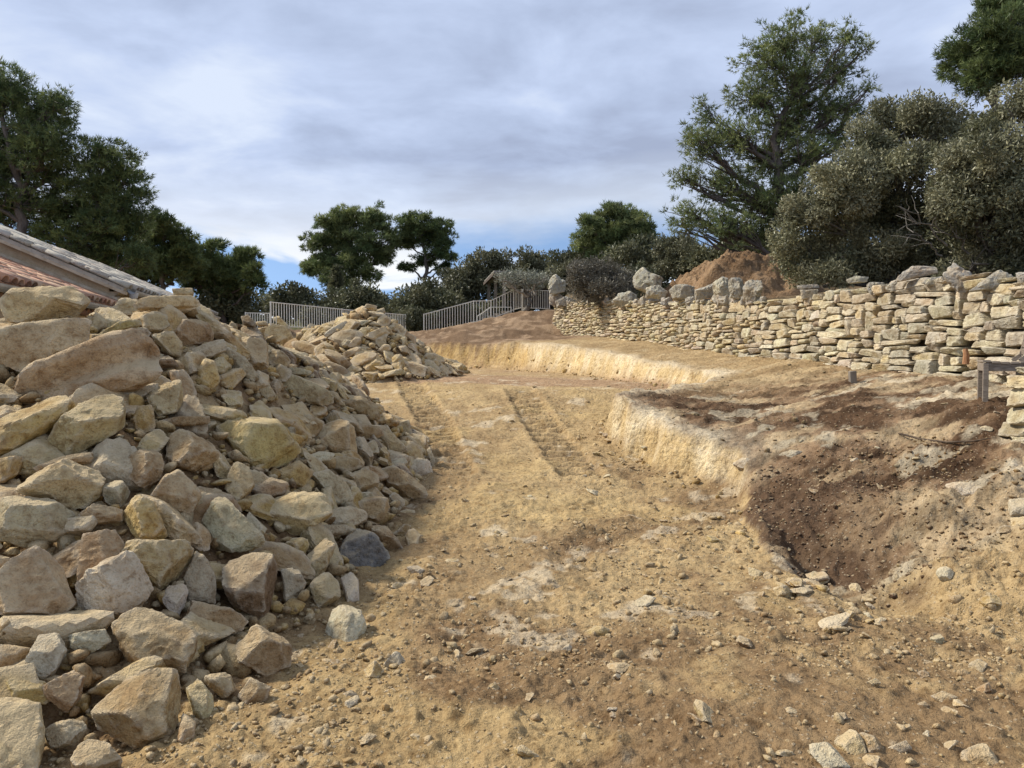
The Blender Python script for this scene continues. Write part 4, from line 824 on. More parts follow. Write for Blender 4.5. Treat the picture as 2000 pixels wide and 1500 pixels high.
# loose stones large enough to pick out one by one
for k in range(85):
    for _ in range(30):
        u_ = rngP.uniform(-.3, .66); d_ = 3.0 * (3.6 ** rngP.uniform(0, 1)); x, y = u_ * d_, d_
        if float(look(RH, x, y)) < .0 and not (y > 8.5 and abs(float(look(RSD, x, y))) < .35) and (y < 8.5 or rngP.uniform() < .35): break
    s = float(np.clip(rngP.lognormal(-2.75, .35), .045, .15)); ck = str(rngP.choice(list('ttbbwok'))); c = PAL[ck]
    place_rock(ROCKS[int(rngP.integers(len(ROCKS)))], x, y, gz(x, y) + s * .04, s, (0, 0, 1), rngP, c, "loose_stone", stone_label(ck, s, x, y, 0, 'loose'), "stone", "loose stones on the dug earth")

for k in range(34):
    c0 = [(1575, 1140), (1700, 1205), (1190, 905), (1180, 870)][k % 4 if k < 24 else k % 2]; q = hit(c0[0] + rngP.normal() * (38 if c0[0] > 1300 else 22), c0[1] + rngP.normal() * (16 if c0[0] > 1300 else 22), RZ)
    if q is None: continue
    s = float(np.clip(rngP.lognormal(-2.55, .4), .045, .17)); ck = str(rngP.choice(list('twbgot')))
    place_rock(ROCKS[int(rngP.integers(len(ROCKS)))], q[0], q[1], gz(q[0], q[1]) + s * .10, s, (0, 0, 1), rngP, PAL[ck], "loose_stone", ("%s stone tumbled into the bottom of the dark pit" if c0[0] > 1300 else "%s stone fallen at the foot of the pale cut bank") % CW[ck], "stone", "loose stones on the dug earth")
SPOIL = []
n = 9000; X = rngP.uniform(-3, 5, n); Y = rngP.uniform(5, 27, n); D = look(RSD, X, Y); kp = (D < -.06) & (D > -.45) & (rngP.uniform(0, 1, n) < .75)
for x, y in zip(X[kp], Y[kp]):
    s = float(np.clip(rngP.lognormal(-3.4, .5), .015, .12)) * (1 + .02 * y); SPOIL.append((x, y, gz(x, y) + s * .1, s, PAL[str(rngP.choice(list('ttoob')))]))
CL = rngP.uniform(0, 1, (1500, 2)); 
for a, b in CL:
    x = 2.0 + a * 2.2; y = 5.2 + b * 2.8
    if float(look(RSD, x, y)) > 0: s = float(np.clip(rngP.lognormal(-3.9, .45), .010, .055)); SPOIL.append((x, y, gz(x, y) + s * .05, s, (.15 * (.7 + .6 * a), .095 * (.7 + .6 * a), .055)))
scatter_mesh("spoil", SPOIL, 1, M_ROCKA, "crumbled spoil and clods lying along the cut bank and in the pit", cat="spoil", flat=(.5, .95))

# ------------------------------------------------------------------ dry stone retaining wall
def path_sampler(xy, vals):
    seg = np.linalg.norm(np.diff(xy, axis=0), axis=1); s = np.r_[0, np.cumsum(seg)]
    def f(q):
        q = np.clip(q, 0, s[-1] - 1e-4); return np.array([np.interp(q, s, v) for v in vals])
    return s, f
def lay_wall(root, xy, zb, zt, nrm, s0, s1, rng, size, limit, core_mat, label_stuff, wob=0.05, batter=.10, cin=0.0, cdep=.75):
    s, f = path_sampler(xy, [xy[:, 0], xy[:, 1], zb, zt, nrm[:, 0], nrm[:, 1]])
    RSs = .02; cells = np.arange(s0, s1, RSs); info = f(cells); B = info[2]; T = info[3] + wob * fbm2(cells * .9, cells * 0, 3, 5); h = B.copy(); stones = []
    it = 0
    while it < 4000:
        it += 1
        g = np.where(h < T - .025, (h - B) / (T - B), 9.); i0 = int(np.argmin(g))
        if g[i0] > 5: break
        a = i0
        while a > 0 and abs(h[a - 1] - h[i0]) < .03: a -= 1
        b = i0
        while b < len(h) - 1 and abs(h[b + 1] - h[i0]) < .03: b += 1
        span = (b - a + 1) * RSs; k = size(cells[i0])
        L = float(np.clip(rng.lognormal(math.log(.40 * k), .42), .12, .95)); th = float(np.clip(rng.lognormal(math.log(.086 * k), .36), .05, .26)) * (0.8 + .35 * min(L / .4, 1.5))
        if span < .085:
            l = h[a - 1] if a > 0 else 9; r = h[b + 1] if b < len(h) - 1 else 9; tgt = min(l, r)
            if tgt < h[i0] + .5: 
                if tgt - h[i0] > .05 and span > .05: stones.append(((a + b) / 2 * RSs + s0, h[i0], span * 1.2, tgt - h[i0], 0))
                h[a:b + 1] = max(tgt, h[i0] + .03)
            else: h[a:b + 1] += .04
            continue
        if L > span * .75: L = span
        n = max(2, int(L / RSs))
        if rng.uniform() < .5: sl = slice(a, a + n)
        else: sl = slice(b + 1 - n, b + 1)
        base = float(np.max(h[sl])); th = min(th, max(.05, float(T[sl].mean()) + .03 - base))
        tilt = rng.normal() * .05
        stones.append(((sl.start + sl.stop) / 2 * RSs + s0, base, L, th, tilt)); h[sl] = base + th + tilt * (np.arange(len(h[sl])) - n / 2) * RSs * .7
    objs = []
    for (sc, z, L, th, tilt) in stones:
        x, y, b0, t0, nx, ny = f(np.array([sc]))[:, 0]; t = np.array([ny, -nx]); dpt = rng.uniform(.26, .40)
        back = dpt * .5 - .04 + batter * (z - b0) + rng.normal() * .018
        c = np.array([x + nx * back, y + ny * back, z + th * .5])
        objs.append((c, t, (nx, ny), L * 1.07, dpt, th * 1.17, tilt, math.hypot(x, y)))
    objs.sort(key=lambda o: -(o[3] * o[5]) / o[7] ** 2)
    col = [(.56, .48, .32), (.60, .525, .36), (.50, .43, .285), (.62, .56, .41), (.54, .45, .265), (.44, .39, .29)]
    rest = []
    for i, (c, t, nn, L, dp, th, tilt, dist) in enumerate(objs):
        X = Vector((t[0], t[1], tilt)).normalized(); Yv = Vector((nn[0], nn[1], rng.normal() * .05)).normalized(); Z = X.cross(Yv).normalized()
        if Z.z < 0: Z = -Z
        Yv = Z.cross(X)
        M = Matrix.Translation(Vector(c)) @ Matrix((X, Yv, Z)).transposed().to_4x4() @ Matrix.Diagonal((L, dp, th, 1))
        cc = shade(col[int(rng.integers(len(col)))], rng, .14); me = BLOCKS[int(rng.integers(len(BLOCKS)))]
        if i < limit:
            o = link("stone", me, root); o.matrix_parent_inverse = root.matrix_world.inverted(); o.matrix_world = M; o.color = cc
        else: rest.append((M, cc))
    if rest:
        Vs, Fs, Cs = [], [], []; k = 0; lo = [rock_unit(400 + i, 2, 8, True, 12, .9) for i in range(8)]
        for j, (M, cc) in enumerate(rest):
            V, Fc = lo[j % 8]; Mn = np.array(M); Vs.append(V @ Mn[:3, :3].T + Mn[:3, 3] - np.array(root.location)); Fs.append(Fc + k); Cs.append(np.tile(cc[:3], (len(V), 1))); k += len(V)
        me = mesh_np("stones", np.concatenate(Vs), np.concatenate(Fs), [M_ROCKA], True, np.concatenate(Cs)); link("small_stones", me, root, label_stuff, kind="stuff")
    # dark packed earth behind the stones
    q = np.linspace(s0 + cin, s1, 80); inf = f(q); o0 = np.array(root.location); V = []; 
    for i in range(80):
        x, y, b0, t0, nx, ny = inf[:, i]
        for zz_, off in ((b0 - .3, .16), (t0 - .10, .16 + batter * (t0 - b0)), (t0 - .10, cdep), (b0 - .3, cdep)): V.append(np.array([x + nx * off, y + ny * off, zz_]) - o0)
    Fq = []
    for i in range(79):
        for j in range(4): Fq.append([i * 4 + j, i * 4 + (j + 1) % 4, i * 4 + 4 + (j + 1) % 4, i * 4 + 4 + j])
    Fq += [[0, 1, 2, 3], [79 * 4 + 3, 79 * 4 + 2, 79 * 4 + 1, 79 * 4]]
    link("earth_core", mesh_np("earth_core", np.array(V), np.array(Fq), [core_mat], False), root)
M_CORE = plain_material("packed_earth", (0.07, 0.05, 0.03), (0.16, 0.115, 0.07), 9, 0.95, bump=0.5)
wroot = empty("dry_stone_wall", (*W_xy[5], W_zb[5]), "long dry stone retaining wall of pale limestone along the back of the terrace", "stone wall")
bpy.context.view_layer.update()
Ls = np.r_[0, np.cumsum(np.linalg.norm(np.diff(W_xy, axis=0), axis=1))]
lay_wall(wroot, W_xy, W_zb, W_zt, W_nrm, 0.0, Ls[12], np.random.default_rng(8), lambda s: .80 + .36 * sstep(10, 19, s), 280, M_CORE, "small far stones of the dry stone wall")
def zg(l): return [(1000 + x / 3.333, 450 + y / 3.333) for x, y in l]
def zk(l): return [(1500 + x / 3.75, 480 + y / 3.75) for x, y in l]
CAPS = [zg([(790,270),(860,240),(900,280),(980,310),(970,370),(880,400),(820,370)]), zg([(660,460),(700,410),(760,400),(820,440),(800,480),(690,500)]), zg([(870,370),(960,360),(1010,400),(990,450),(880,440)]), zg([(1030,380),(1100,350),(1180,370),(1190,450),(1050,460)]), zg([(1190,390),(1260,370),(1310,350),(1320,430),(1200,450)]), zg([(1310,350),(1400,310),(1420,430),(1310,440)]), zg([(1410,330),(1500,310),(1520,440),(1420,440)]), zg([(1510,350),(1560,325),(1635,340),(1620,440),(1580,465),(1510,440)]),
        zg([(240,330),(290,285),(350,330),(340,400),(260,420)]), zg([(245,420),(300,400),(330,440),(300,490),(250,490)]), zg([(290,460),(350,430),(420,460),(400,490),(300,500)]), zg([(1860,360),(1990,350),(2000,375),(1870,385)]), zg([(1880,390),(1990,385),(1980,440),(1890,445)]),
        zk([(935,265),(1000,190),(1060,155),(1220,155),(1240,200),(1120,230),(1000,255)]), zk([(1280,210),(1370,130),(1480,190),(1530,290),(1480,330),(1400,350),(1340,290)]), zk([(1480,340),(1620,230),(1700,180),(1810,250),(1820,310),(1700,330),(1600,320)]), zk([(1820,200),(1900,190),(1960,290),(1830,300)]), zk([(725,290),(740,270),(860,275),(855,350),(730,360)]), zk([(860,300),(960,255),(1040,260),(1030,300),(900,340)]), zk([(1130,270),(1200,230),(1300,230),(1300,280),(1180,295)]), zk([(580,250),(640,225),(730,230),(725,265),(600,275)])]
rngC = np.random.default_rng(41); wpx = np.array([w[0] for w in WALLP]); wd = np.array([w[3] for w in WALLP])
for poly in CAPS:
    pa = np.array(poly); d = float(np.interp(pa[:, 0].mean(), wpx, wd)) + .28
    res = traced_rock(poly, RSURF, rngC, .9, .0, 4, .8, depth=d, rough=2.4)
    o = add_stone("capstone", (res[0] - np.array(wroot.location), *res[1:]), 'g', "grey lichen covered rough block on the wall top", None, None, wroot, M_CAP); o.color = shade((.43, .39, .30), rngC)
for k in range(46):
    px = rngC.uniform(1095, 1500); d = float(np.interp(px, wpx, wd)) + rngC.uniform(.2, .6); zt_ = float(np.interp(px, wpx, W_zt)); b = P(px, 600, d); s = float(rngC.uniform(.14, .32))
    V, Fc = rock_unit(900 + k, 3, 10, rough=2.2); V = V * np.array([s * 1.2, s * .8, s * rngC.uniform(.7, 1.3)])
    o = link("rough_capstone", mesh_np("rough_capstone", V, Fc, [M_CAP], sharp=24), wroot); o.location = Vector((b[0], b[1], zt_ + s * .12)) - wroot.location; o.rotation_euler = (rngC.normal() * .2, rngC.normal() * .2, rngC.uniform(0, 6)); o.color = shade((.43, .385, .30), rngC)
# short end of another wall by the bench
E_xy = np.array([(4.33, 6.72), (4.60, 6.55), (5.3, 6.62), (6.3, 7.0)]) + np.array([.20, 0]); E_b = np.array([gz(a, b) - .08 for a, b in E_xy]); E_t = np.array([P(1960, 722, 6.6)[2]] * 4) + np.array([-.03, 0, .02, .05])
E_n = np.array([(-.35, .93), (.1, .99), (-.2, .98), (-.35, .93)])
eroot = empty("stone_pier", (*E_xy[0], E_b[0]), "end of a low dry stone pier of thick stacked blocks before the wooden chair", "stone pier")
bpy.context.view_layer.update()
lay_wall(eroot, E_xy, E_b, E_t, E_n, 0.0, 2.0, np.random.default_rng(3), lambda s: 1.15, 60, M_CORE, "small stones of the pier", .02, .03, .25, .36)

# ------------------------------------------------------------------ mound of brown earth behind the wall
def mound(name, label, cx, cy, rx_, ry_, h, seed, cols):
    n, m = 70, 150; V = []; z0 = []
    r = np.linspace(0, 1, n)[:, None]; a = np.linspace(0, 2 * math.pi, m, endpoint=False)[None]
    lim = np.ones(m)
    for j in range(m):
        rr = np.linspace(.05, 1, 60); ok = sdist(HILL, cx + rx_ * rr * math.cos(a[0, j]), cy + ry_ * rr * math.sin(a[0, j])) > .02
        lim[j] = rr[-1] if ok.all() else rr[max(np.argmax(~ok) - 1, 0)]
    X = cx + rx_ * r * lim[None] * np.cos(a); Y = cy + ry_ * r * lim[None] * np.sin(a)
    prof = np.clip(1 - r ** 2.5, 0, 1) * (1 + .22 * fbm2(X * .7, Y * .7, 3, seed)) + 0 * a
    gx = look(RZ, X, Y) if X.max() < RX1 else land(X, Y)[0]
    Z = gx - .06 + h * prof + (.14 * fbm2(X * 2.4, Y * 2.4, 3, seed + 1) + .10 * np.abs(fbm2(X * 8, Y * 8, 3, seed + 2))) * sstep(0, .3, prof)
    base = np.array([cx, cy, gz(cx, cy)])
    V = np.stack([X, Y, Z], -1).reshape(-1, 3) - base
    i = np.arange(n - 1)[:, None] * m; j = np.arange(m)[None]; j2 = (j + 1) % m
    Fq = np.stack([i + j, i + j2, i + m + j2, i + m + j], -1).reshape(-1, 4)[:, ::-1]
    t = sstep(-.3, .5, fbm2(X * 1.5, Y * 1.5, 4, seed + 3)).ravel()[:, None]; c = np.array(cols[0]) * (1 - t) + np.array(cols[1]) * t
    o = link(name, mesh_np(name, V, Fq, [M_SOIL], True, c), None, label, "earth mound"); o.location = Vector(base); return o
mc = P(1425, 560, 20.2)
mound("earth_mound", "mound of reddish brown earth heaped behind the dry stone wall", mc[0] + .5, 21.6, 2.5, 2.2, 1.28, 91, ((.17, .108, .06), (.30, .20, .115)))

# ------------------------------------------------------------------ wooden bench
def make_bench():
    fp = P(1924, 786, 8.0); x0, y0 = fp[0], fp[1]; zb_ = gz(x0, y0) - .02; zs = P(1918, 703, 8.0)[2]
    root = empty("wooden_chair", (x0, y0, zb_), "weathered grey teak garden chair with curved backrest standing by the stone wall", "chair")
    L = lambda x, y, z: (x, y, z - zb_ + zb_ - zb_)
    W_, D_ = .58, .36; hs = zs - zb_; root.rotation_euler = (0, 0, math.radians(-27))
    for (x, y, n) in ((0, 0, 'f'), (0, W_, 'f'), (D_, 0, 'b'), (D_, W_, 'b')):
        zl = gz(x0 + x * .89 + y * .45, y0 - x * .45 + y * .89) - zb_ - .02
        MB().box((x, y, (zl + hs - .03) / 2), (.026, 0, 0), (0, .026, 0), (0, 0, (hs - .03 - zl) / 2)).build("leg", M_WOOD, root, bevel=.004)
    MB().bar((-.03, 0, hs - .075), (D_ + .03, 0, hs - .075), .03, .085).build("side_rail", M_WOOD, root, bevel=.003)
    MB().bar((-.03, W_, hs - .075), (D_ + .03, W_, hs - .075), .03, .085).build("side_rail", M_WOOD, root, bevel=.003)
    MB().bar((-.012, .02, hs - .075), (-.012, W_ - .02, hs - .075), .03, .085).build("front_rail", M_WOOD, root, bevel=.003)
    for k in range(5):
        x = -.03 + .035 + k * .083; MB().box((x, W_ / 2, hs - .013 - .02 * math.sin(math.pi * k / 5)), (.036, 0, 0), (0, W_ / 2 + .03, 0), (0, 0, .012)).build("seat_slat", M_WOOD, root, bevel=.003)
    for y in (.01, W_ - .01):
        pts = [(D_ - .06, y, hs - .01), (D_ + .015, y, hs + .05), (D_ + .045, y, hs + .17), (D_ + .07, y, hs + .34), (D_ + .12, y, hs + .52)]
        m = MB()
        for a, b in zip(pts[:-1], pts[1:]): m.bar(a, b, .036, .045)
        m.build("back_post", M_WOOD, root)
    for k in range(6):
        z = hs + .09 + k * .078; x = D_ + .02 + .0 + .030 * k * (.4 + .1 * k) * .55; MB().box((x + .005, W_ / 2, z), (.011, 0, .004), (0, W_ / 2 - .03, 0), (-.006, 0, .03)).build("back_slat", M_WOOD, root, bevel=.003)
make_bench()

# ------------------------------------------------------------------ house with two tiled roofs
HA = math.radians(11.5); Hg = np.array([-math.cos(HA), -math.sin(HA), 0]); He = np.array([-math.sin(HA), math.cos(HA), 0]); HC = np.array([-6.9, 13.6, 0.0])
def hp(s, t, z): return HC + Hg * s + He * t + np.array([0, 0, z])
def make_tile():
    n = 8; L = .43; V = []; 
    for y, r in ((0, .098), (L, .080)):
        for rr in (r, r - .014):
            for i in range(n + 1):
                a = math.pi * i / n; V.append((math.cos(a) * rr, y, math.sin(a) * rr * .92))
    k = n + 1; Fq = []
    for i in range(n):
        Fq += [[i, i + 1, 2 * k + i + 1, 2 * k + i], [k + i, 3 * k + i, 3 * k + i + 1, k + i + 1], [i, k + i, k + i + 1, i + 1], [2 * k + i, 2 * k + i + 1, 3 * k + i + 1, 3 * k + i]]
    Fq += [[0, 2 * k, 3 * k, k], [n, k + n, 3 * k + n, 2 * k + n]]
    return np.array(V), np.array(Fq)
TILE = {m.name: mesh_np("tile_" + m.name, *make_tile(), [m], True) for m in (M_TILE, M_TILEO)}
def roof(root, s_e, z_e, slope, t0, t1, s_top, s_ridge, mat, cols, rng, overhang_t):
    "one pitch: solid deck with channel tiles, cover tiles as single pieces"
    th = .07; nrm = np.array(Hg) * -slope + np.array([0, 0, 1.]); nrm /= np.linalg.norm(nrm); up = Hg + np.array([0, 0, slope]); up /= np.linalg.norm(up)
    O = np.array(root.location); m = MB()
    a = hp(s_e, t0, z_e) - O; b = hp(s_e, t1, z_e) - O; c = hp(s_ridge, t1, z_e + slope * (s_ridge - s_e)) - O; d = hp(s_ridge, t0, z_e + slope * (s_ridge - s_e)) - O
    m.hexa([a - nrm * th, b - nrm * th, c - nrm * th, d - nrm * th, a, b, c, d])
    deck = m.build("roof", mat, root); deck.color = (*cols[-1], 1)
    pitch = .215; ncol = int((t1 - t0) / pitch); rows = int((s_top - s_e) * math.sqrt(1 + slope * slope) / .34)
    X = Vector(He); Yv = Vector(up); Z = Vector(nrm)
    for r in range(rows):
        for k in range(ncol + 1):
            p = hp(s_e, t0 + .06 + k * pitch + rng.normal() * .008, z_e) - O + up * (-.05 + r * .34 + rng.normal() * .012) + nrm * (.012 + rng.normal() * .004)
            o = link("tile", TILE[mat.name], deck); o.color = shade(cols[int(rng.integers(len(cols)))], rng, .2)
            R = Matrix((X, Yv, Z)).transposed().to_4x4(); o.matrix_local = Matrix.Translation(Vector(p)) @ R @ Matrix.Rotation(rng.normal() * .02, 4, 'Z') @ Matrix.Rotation(.035, 4, 'X')
    return deck
def half_gutter(name, a, b, r, mat, root):
    n = 8; V = []; a = np.array(a); b = np.array(b); t = (b - a) / np.linalg.norm(b - a); x = np.cross(t, [0, 0, 1.]); x /= np.linalg.norm(x)
    for p in (a, b):
        for rr in (r, r - .008):
            for i in range(n + 1):
                q = math.pi + math.pi * i / n; V.append(p + x * math.cos(q) * rr + np.array([0, 0, 1.]) * math.sin(q) * rr)
    k = n + 1; Fq = []
    for i in range(n): Fq += [[i, i + 1, 2 * k + i + 1, 2 * k + i], [k + i, 3 * k + i, 3 * k + i + 1, k + i + 1], [i, k + i, k + i + 1, i + 1], [2 * k + i, 2 * k + i + 1, 3 * k + i + 1, 3 * k + i]]
    Fq += [[0, 2 * k, 3 * k, k], [n, k + n, 3 * k + n, 2 * k + n]]
    return link(name, mesh_np(name, np.array(V), np.array(Fq), [mat], False), root)
def make_house():
    rng = np.random.default_rng(14)
    root = empty("house", hp(.3, 0, .2), "low ochre rendered house with an old grey tiled roof above a red tiled wing", "house")
    O = np.array(root.location); ze, sl = 2.90, .44
    s_r = 5.2; zr = ze + sl * s_r
    q = lambda s, t, z: hp(s, t, z) - O
    # gable wall as one solid with its slope, then the side wall
    def prism(pts2, t0, t1):
        n = len(pts2); v = [q(s, t0, z) for s, z in pts2] + [q(s, t1, z) for s, z in pts2]; m = MB(); m.v = [tuple(p) for p in v]
        m.f = [list(range(n)), list(range(2 * n - 1, n - 1, -1))] + [[i, n + i, n + (i + 1) % n, (i + 1) % n] for i in range(n)]; return m
    off = .085
    prism([(.28, -.3), (.28, ze + sl * .28 - off), (s_r, zr - off), (2 * s_r - .28, ze + sl * .28 - off), (2 * s_r - .28, -.3)], 0.0, .35).build("gable_wall", M_PLAST, root)
    prism([(.28, -.3), (.28, ze + sl * .28 - off), (.60, ze + sl * .60 - off), (.60, -.3)], .352, 9.0).build("side_wall", M_PLAST, root)
    MB().hexa([q(2 * s_r - .6, .352, -.3), q(2 * s_r - .6, 9, -.3), q(2 * s_r - .28, 9, -.3), q(2 * s_r - .28, .352, -.3), q(2 * s_r - .6, .352, ze), q(2 * s_r - .6, 9, ze), q(2 * s_r - .28, 9, ze), q(2 * s_r - .28, .352, ze)]).build("side_wall", M_PLAST, root)
    grey = [(.33, .29, .23), (.38, .34, .27), (.27, .21, .16), (.36, .27, .20), (.42, .39, .33)]
    roof(root, -.02, ze, sl, -.16, 8.6, 3.0, s_r, M_TILEO, grey, rng, 0)
    m = MB(); th = .07   # far pitch
    a = q(2 * s_r, -.16, ze); b = q(2 * s_r, 8.6, ze); c = q(s_r + .003, 8.6, zr); d = q(s_r + .003, -.16, zr); dn = np.array([0, 0, -th])
    m.hexa([a + dn, b + dn, c + dn, d + dn, a, b, c, d]).build("roof", M_TILEO, root).color = (.3, .27, .22, 1)
    # verge: row of mortar bedded tiles along the gable edge
    up = Hg + np.array([0, 0, sl]); up /= np.linalg.norm(up)
    MB().bar(q(-.03, -.10, ze - .10), q(3.4, -.10, ze - .10 + sl * 3.43), .13, .05).build("verge_mortar", M_TRIM, root)
    # stepped cornice at the eaves corner
    MB().hexa([q(.20, -.005, ze - .14), q(.20, .30, ze - .14), q(.285, .30, ze - .14), q(.285, -.005, ze - .14), q(.06, -.005, ze - .06), q(.06, .30, ze - .06), q(.285, .30, ze - .06), q(.285, -.005, ze - .06)]).build("cornice", M_TRIM, root)
    MB().hexa([q(.16, -.004, ze - .26), q(.16, 8.6, ze - .26), q(.282, 8.6, ze - .26), q(.282, -.004, ze - .26), q(.10, -.004, ze - .145), q(.10, 8.6, ze - .145), q(.282, 8.6, ze - .145), q(.282, -.004, ze - .145)]).build("cornice", M_TRIM, root)
    half_gutter("gutter", q(-.09, .02, ze - .03), q(-.09, 8.6, ze - .06), .075, M_ZINC, root)
    MB().tube([q(-.09, .12, ze - .07), q(-.09, .12, ze - .16), q(-.09, .12, ze - .17), q(-.09, .12, .1)], [.085, .07, .045, .045], 12).build("downpipe", M_PIPE, root, smooth=True)
    # red tiled wing in front of the gable
    zw, sw, tw = 2.56, .40, -5.6
    prism2 = [(.42, -.3), (.42, zw + sw * .30 - .09), (3.2, zw + sw * 3.1 - .09), (5.9, zw + sw * .30 - .09), (5.9, -.3)]
    prism(prism2, tw + .15, -.003).build("wing_wall", M_PLAST, root)
    red = [(.42, .19, .10), (.48, .25, .14), (.36, .16, .09), (.50, .31, .19), (.31, .17, .11), (.45, .22, .12)]
    roof(root, .10, zw, sw, tw, -.06, 3.1, 3.2, M_TILE, red, rng, 0)
    a = q(6.3, tw, zw); b = q(6.3, -.06, zw); c = q(3.203, -.06, zw + sw * 3.1); d = q(3.203, tw, zw + sw * 3.1)
    MB().hexa([a + dn, b + dn, c + dn, d + dn, a, b, c, d]).build("roof", M_TILE, root).color = (.4, .18, .11, 1)
    MB().bar(q(.12, -.045, zw + .14), q(3.1, -.045, zw + .14 + sw * 2.98), .08, .05).build("flashing", M_TRIM, root)
    half_gutter("gutter", q(.02, tw, zw - .05), q(.02, -.06, zw - .05), .085, M_ZINC, root)
    for k in range(24):       # scalloped course under the eaves
        t = tw + .22 + k * .215; o = link("eaves_tile", TILE[M_TILE.name], root); o.color = shade((.30, .17, .11), rng, .2)
        R = Matrix((Vector(He), Vector(Hg), Vector((0, 0, 1)))).transposed().to_4x4(); o.matrix_local = Matrix.Translation(Vector(q(.14, t, zw - .21))) @ R
make_house()

# ------------------------------------------------------------------ fences, stairs, gate, shelter
def fence(label, pts, spacing=.125, name="metal_fence", post_every=1, bw=.028, skip_last=False):
    "pts: (base xyz, height); rails follow the slope, bars upright"
    o0 = np.array(pts[0][0]); root = empty(name, o0, label, "fence")
    bar = MB().box((0, 0, .5), (bw / 2, 0, 0), (0, bw / 2, 0), (0, 0, .5)); bm_ = bpy.data.meshes.new("bar"); bm_.from_pydata([tuple(map(float, v)) for v in bar.v], [], bar.f); bm_.materials.append(M_FENCE)
    for i, (b, h) in enumerate(pts):
        b = np.array(b) - o0; MB().box(b + np.array([0, 0, h / 2]), (.025, 0, 0), (0, .025, 0), (0, 0, h / 2 + .03)).build("post", M_FENCE, root)
    for (a, ha), (b, hb) in zip(pts[:-1], pts[1:]):
        a = np.array(a) - o0; b = np.array(b) - o0; L = np.linalg.norm((b - a)[:2])
        for nm, f in (("top_rail", 1.0), ("bottom_rail", .08)):
            MB().bar(a + np.array([0, 0, ha * f]), b + np.array([0, 0, hb * f]), .04, .035).build(nm, M_FENCE, root)
        n = max(1, int(L / spacing))
        for k in range(1, n):
            f = k / n; p = a + (b - a) * f; h = ha + (hb - ha) * f
            o = link("bar", bm_, root); o.location = Vector(p + np.array([0, 0, h * .08])); o.scale = (1, 1, h * .92)
    return root
def FP(px, py_top, py_bot, d): b = P(px, py_bot, d); t = P(px, py_top, d); return (b, t[2] - b[2])
fence("cream metal railing with upright bars behind the gap between the two heaps", [FP(480, 611, 650, 31.5), FP(527, 612, 655, 31.0)], name="metal_railing")
fence("long cream metal fence of upright bars running behind the far rubble heap", [FP(529, 590, 641, 30.0), FP(668, 604, 645, 33.6), FP(792, 615, 651, 38.0)], .14)
fence("cream metal stair railing climbing the bank towards the timber shelter", [FP(828, 614, 656, 37.0), FP(925, 588, 632, 36.5), FP(959, 587, 626, 36.6), FP(1003, 566, 608, 36.8), FP(1019, 566, 604, 37.4)], .13, "stair_railing")
fence("inner cream handrail on the far side of the stairs below the shelter", [FP(932, 618, 636, 39), FP(958, 600, 630, 39.3), FP(998, 600, 620, 39.6)], .15, "stair_railing")
fence("cream metal gate of upright bars between the olive tree and the wall end", [FP(1021, 566, 604, 37.5), FP(1073, 568, 606, 37.2)], .11, "metal_gate")
tg = empty("concrete_stairs", P(925, 634, 38), "pale concrete steps behind the stair railing", "stairs"); o0 = np.array(tg.location)
for k in range(7):
    a = P(915 + 12 * k, 637 - 4.6 * k, 38); MB().box(a - o0 + np.array([0, 0, -.25]), (.22, 0, 0), (0, .55, 0), (0, 0, .27)).build("step", M_CONC, tg)
def make_shelter():
    d = 41.0; b = P(985, 595, d); root = empty("timber_shelter", b, "open timber shelter with a lean tiled roof behind the olive tree", "shelter"); O = np.array(root.location)
    for px, pt, pb, dd in ((985, 528, 600, 40.5), (968, 540, 600, 42.0), (955, 550, 600, 43.5)):
        a = P(px, pb, dd) - O; t = P(px, pt, dd) - O; MB().bar(a, t, .17, .17, up=(0, 1, 0)).build("post", M_POST, root)
    A = P(946, 548, 43.8) - O; B = P(965, 528, 40.2) - O; Cc = P(1092, 535, 40.2) - O; D = P(1092, 552, 44.5) - O; D[2] = A[2]
    dn = np.array([0, 0, -.12]); MB().hexa([A + dn, B + dn, Cc + dn, D + dn, A, B, Cc, D]).build("roof", M_TILEO, root).color = (.14, .11, .09, 1)
    MB().bar(B + dn * 1.6, Cc + dn * 1.6, .12, .16).build("beam", M_WOODD, root)
    MB().bar(B + dn * 1.6, A + dn * 1.6, .12, .16).build("beam", M_WOODD, root)
    a = P(996, 600, 44.0) - O; b2 = P(1092, 600, 44.0) - O; MB().hexa([a, b2, b2 + np.array([0, .2, 0]), a + np.array([0, .2, 0]), a + np.array([0, 0, 1.45]), b2 + np.array([0, 0, 1.45]), b2 + np.array([0, .2, 1.45]), a + np.array([0, .2, 1.45])]).build("back_wall", M_WOODD, root)
    MB().bar(P(1086, 600, 40.5) - O, P(1086, 537, 40.5) - O, .17, .17, up=(0, 1, 0)).build("post", M_POST, root)
make_shelter()
# bits of wood in the terrace
sp = hit(1665, 747, RZ)
if sp is not None:
    o = MB().box((0, 0, .09), (.05, 0, .006), (0, .035, 0), (-.006, 0, .10)).build("timber_stake", M_POST, None, bevel=.006, label="short pale square stake standing at the foot of the stone wall", cat="stake"); o.location = Vector(sp) - Vector((0, 0, .02))
sp = P(1886, 697, 10.25)
MB_ = MB().tube([(0, 0, -.10), (.01, .0, .02), (.0, .01, .11)], [.045, .04, .03], 7).build("wood_stump", M_STUMP, None, smooth=True, label="splintered orange brown stump jammed between stones of the wall", cat="stump"); MB_.location = Vector(sp)
pts = [hit(px, py, RZ) for px, py in ((1755, 850), (1800, 862), (1850, 868), (1900, 866), (1935, 860))]
if all(p is not None for p in pts):
    r0 = np.array(pts[0]); o = MB().tube([p - r0 + np.array([0, 0, .02]) for p in pts], [.008, .012, .011, .009, .005], 5).build("dry_root", M_ROOT, None, smooth=True, label="thin dark root lying across the dark terrace soil", cat="root"); o.location = Vector(r0)

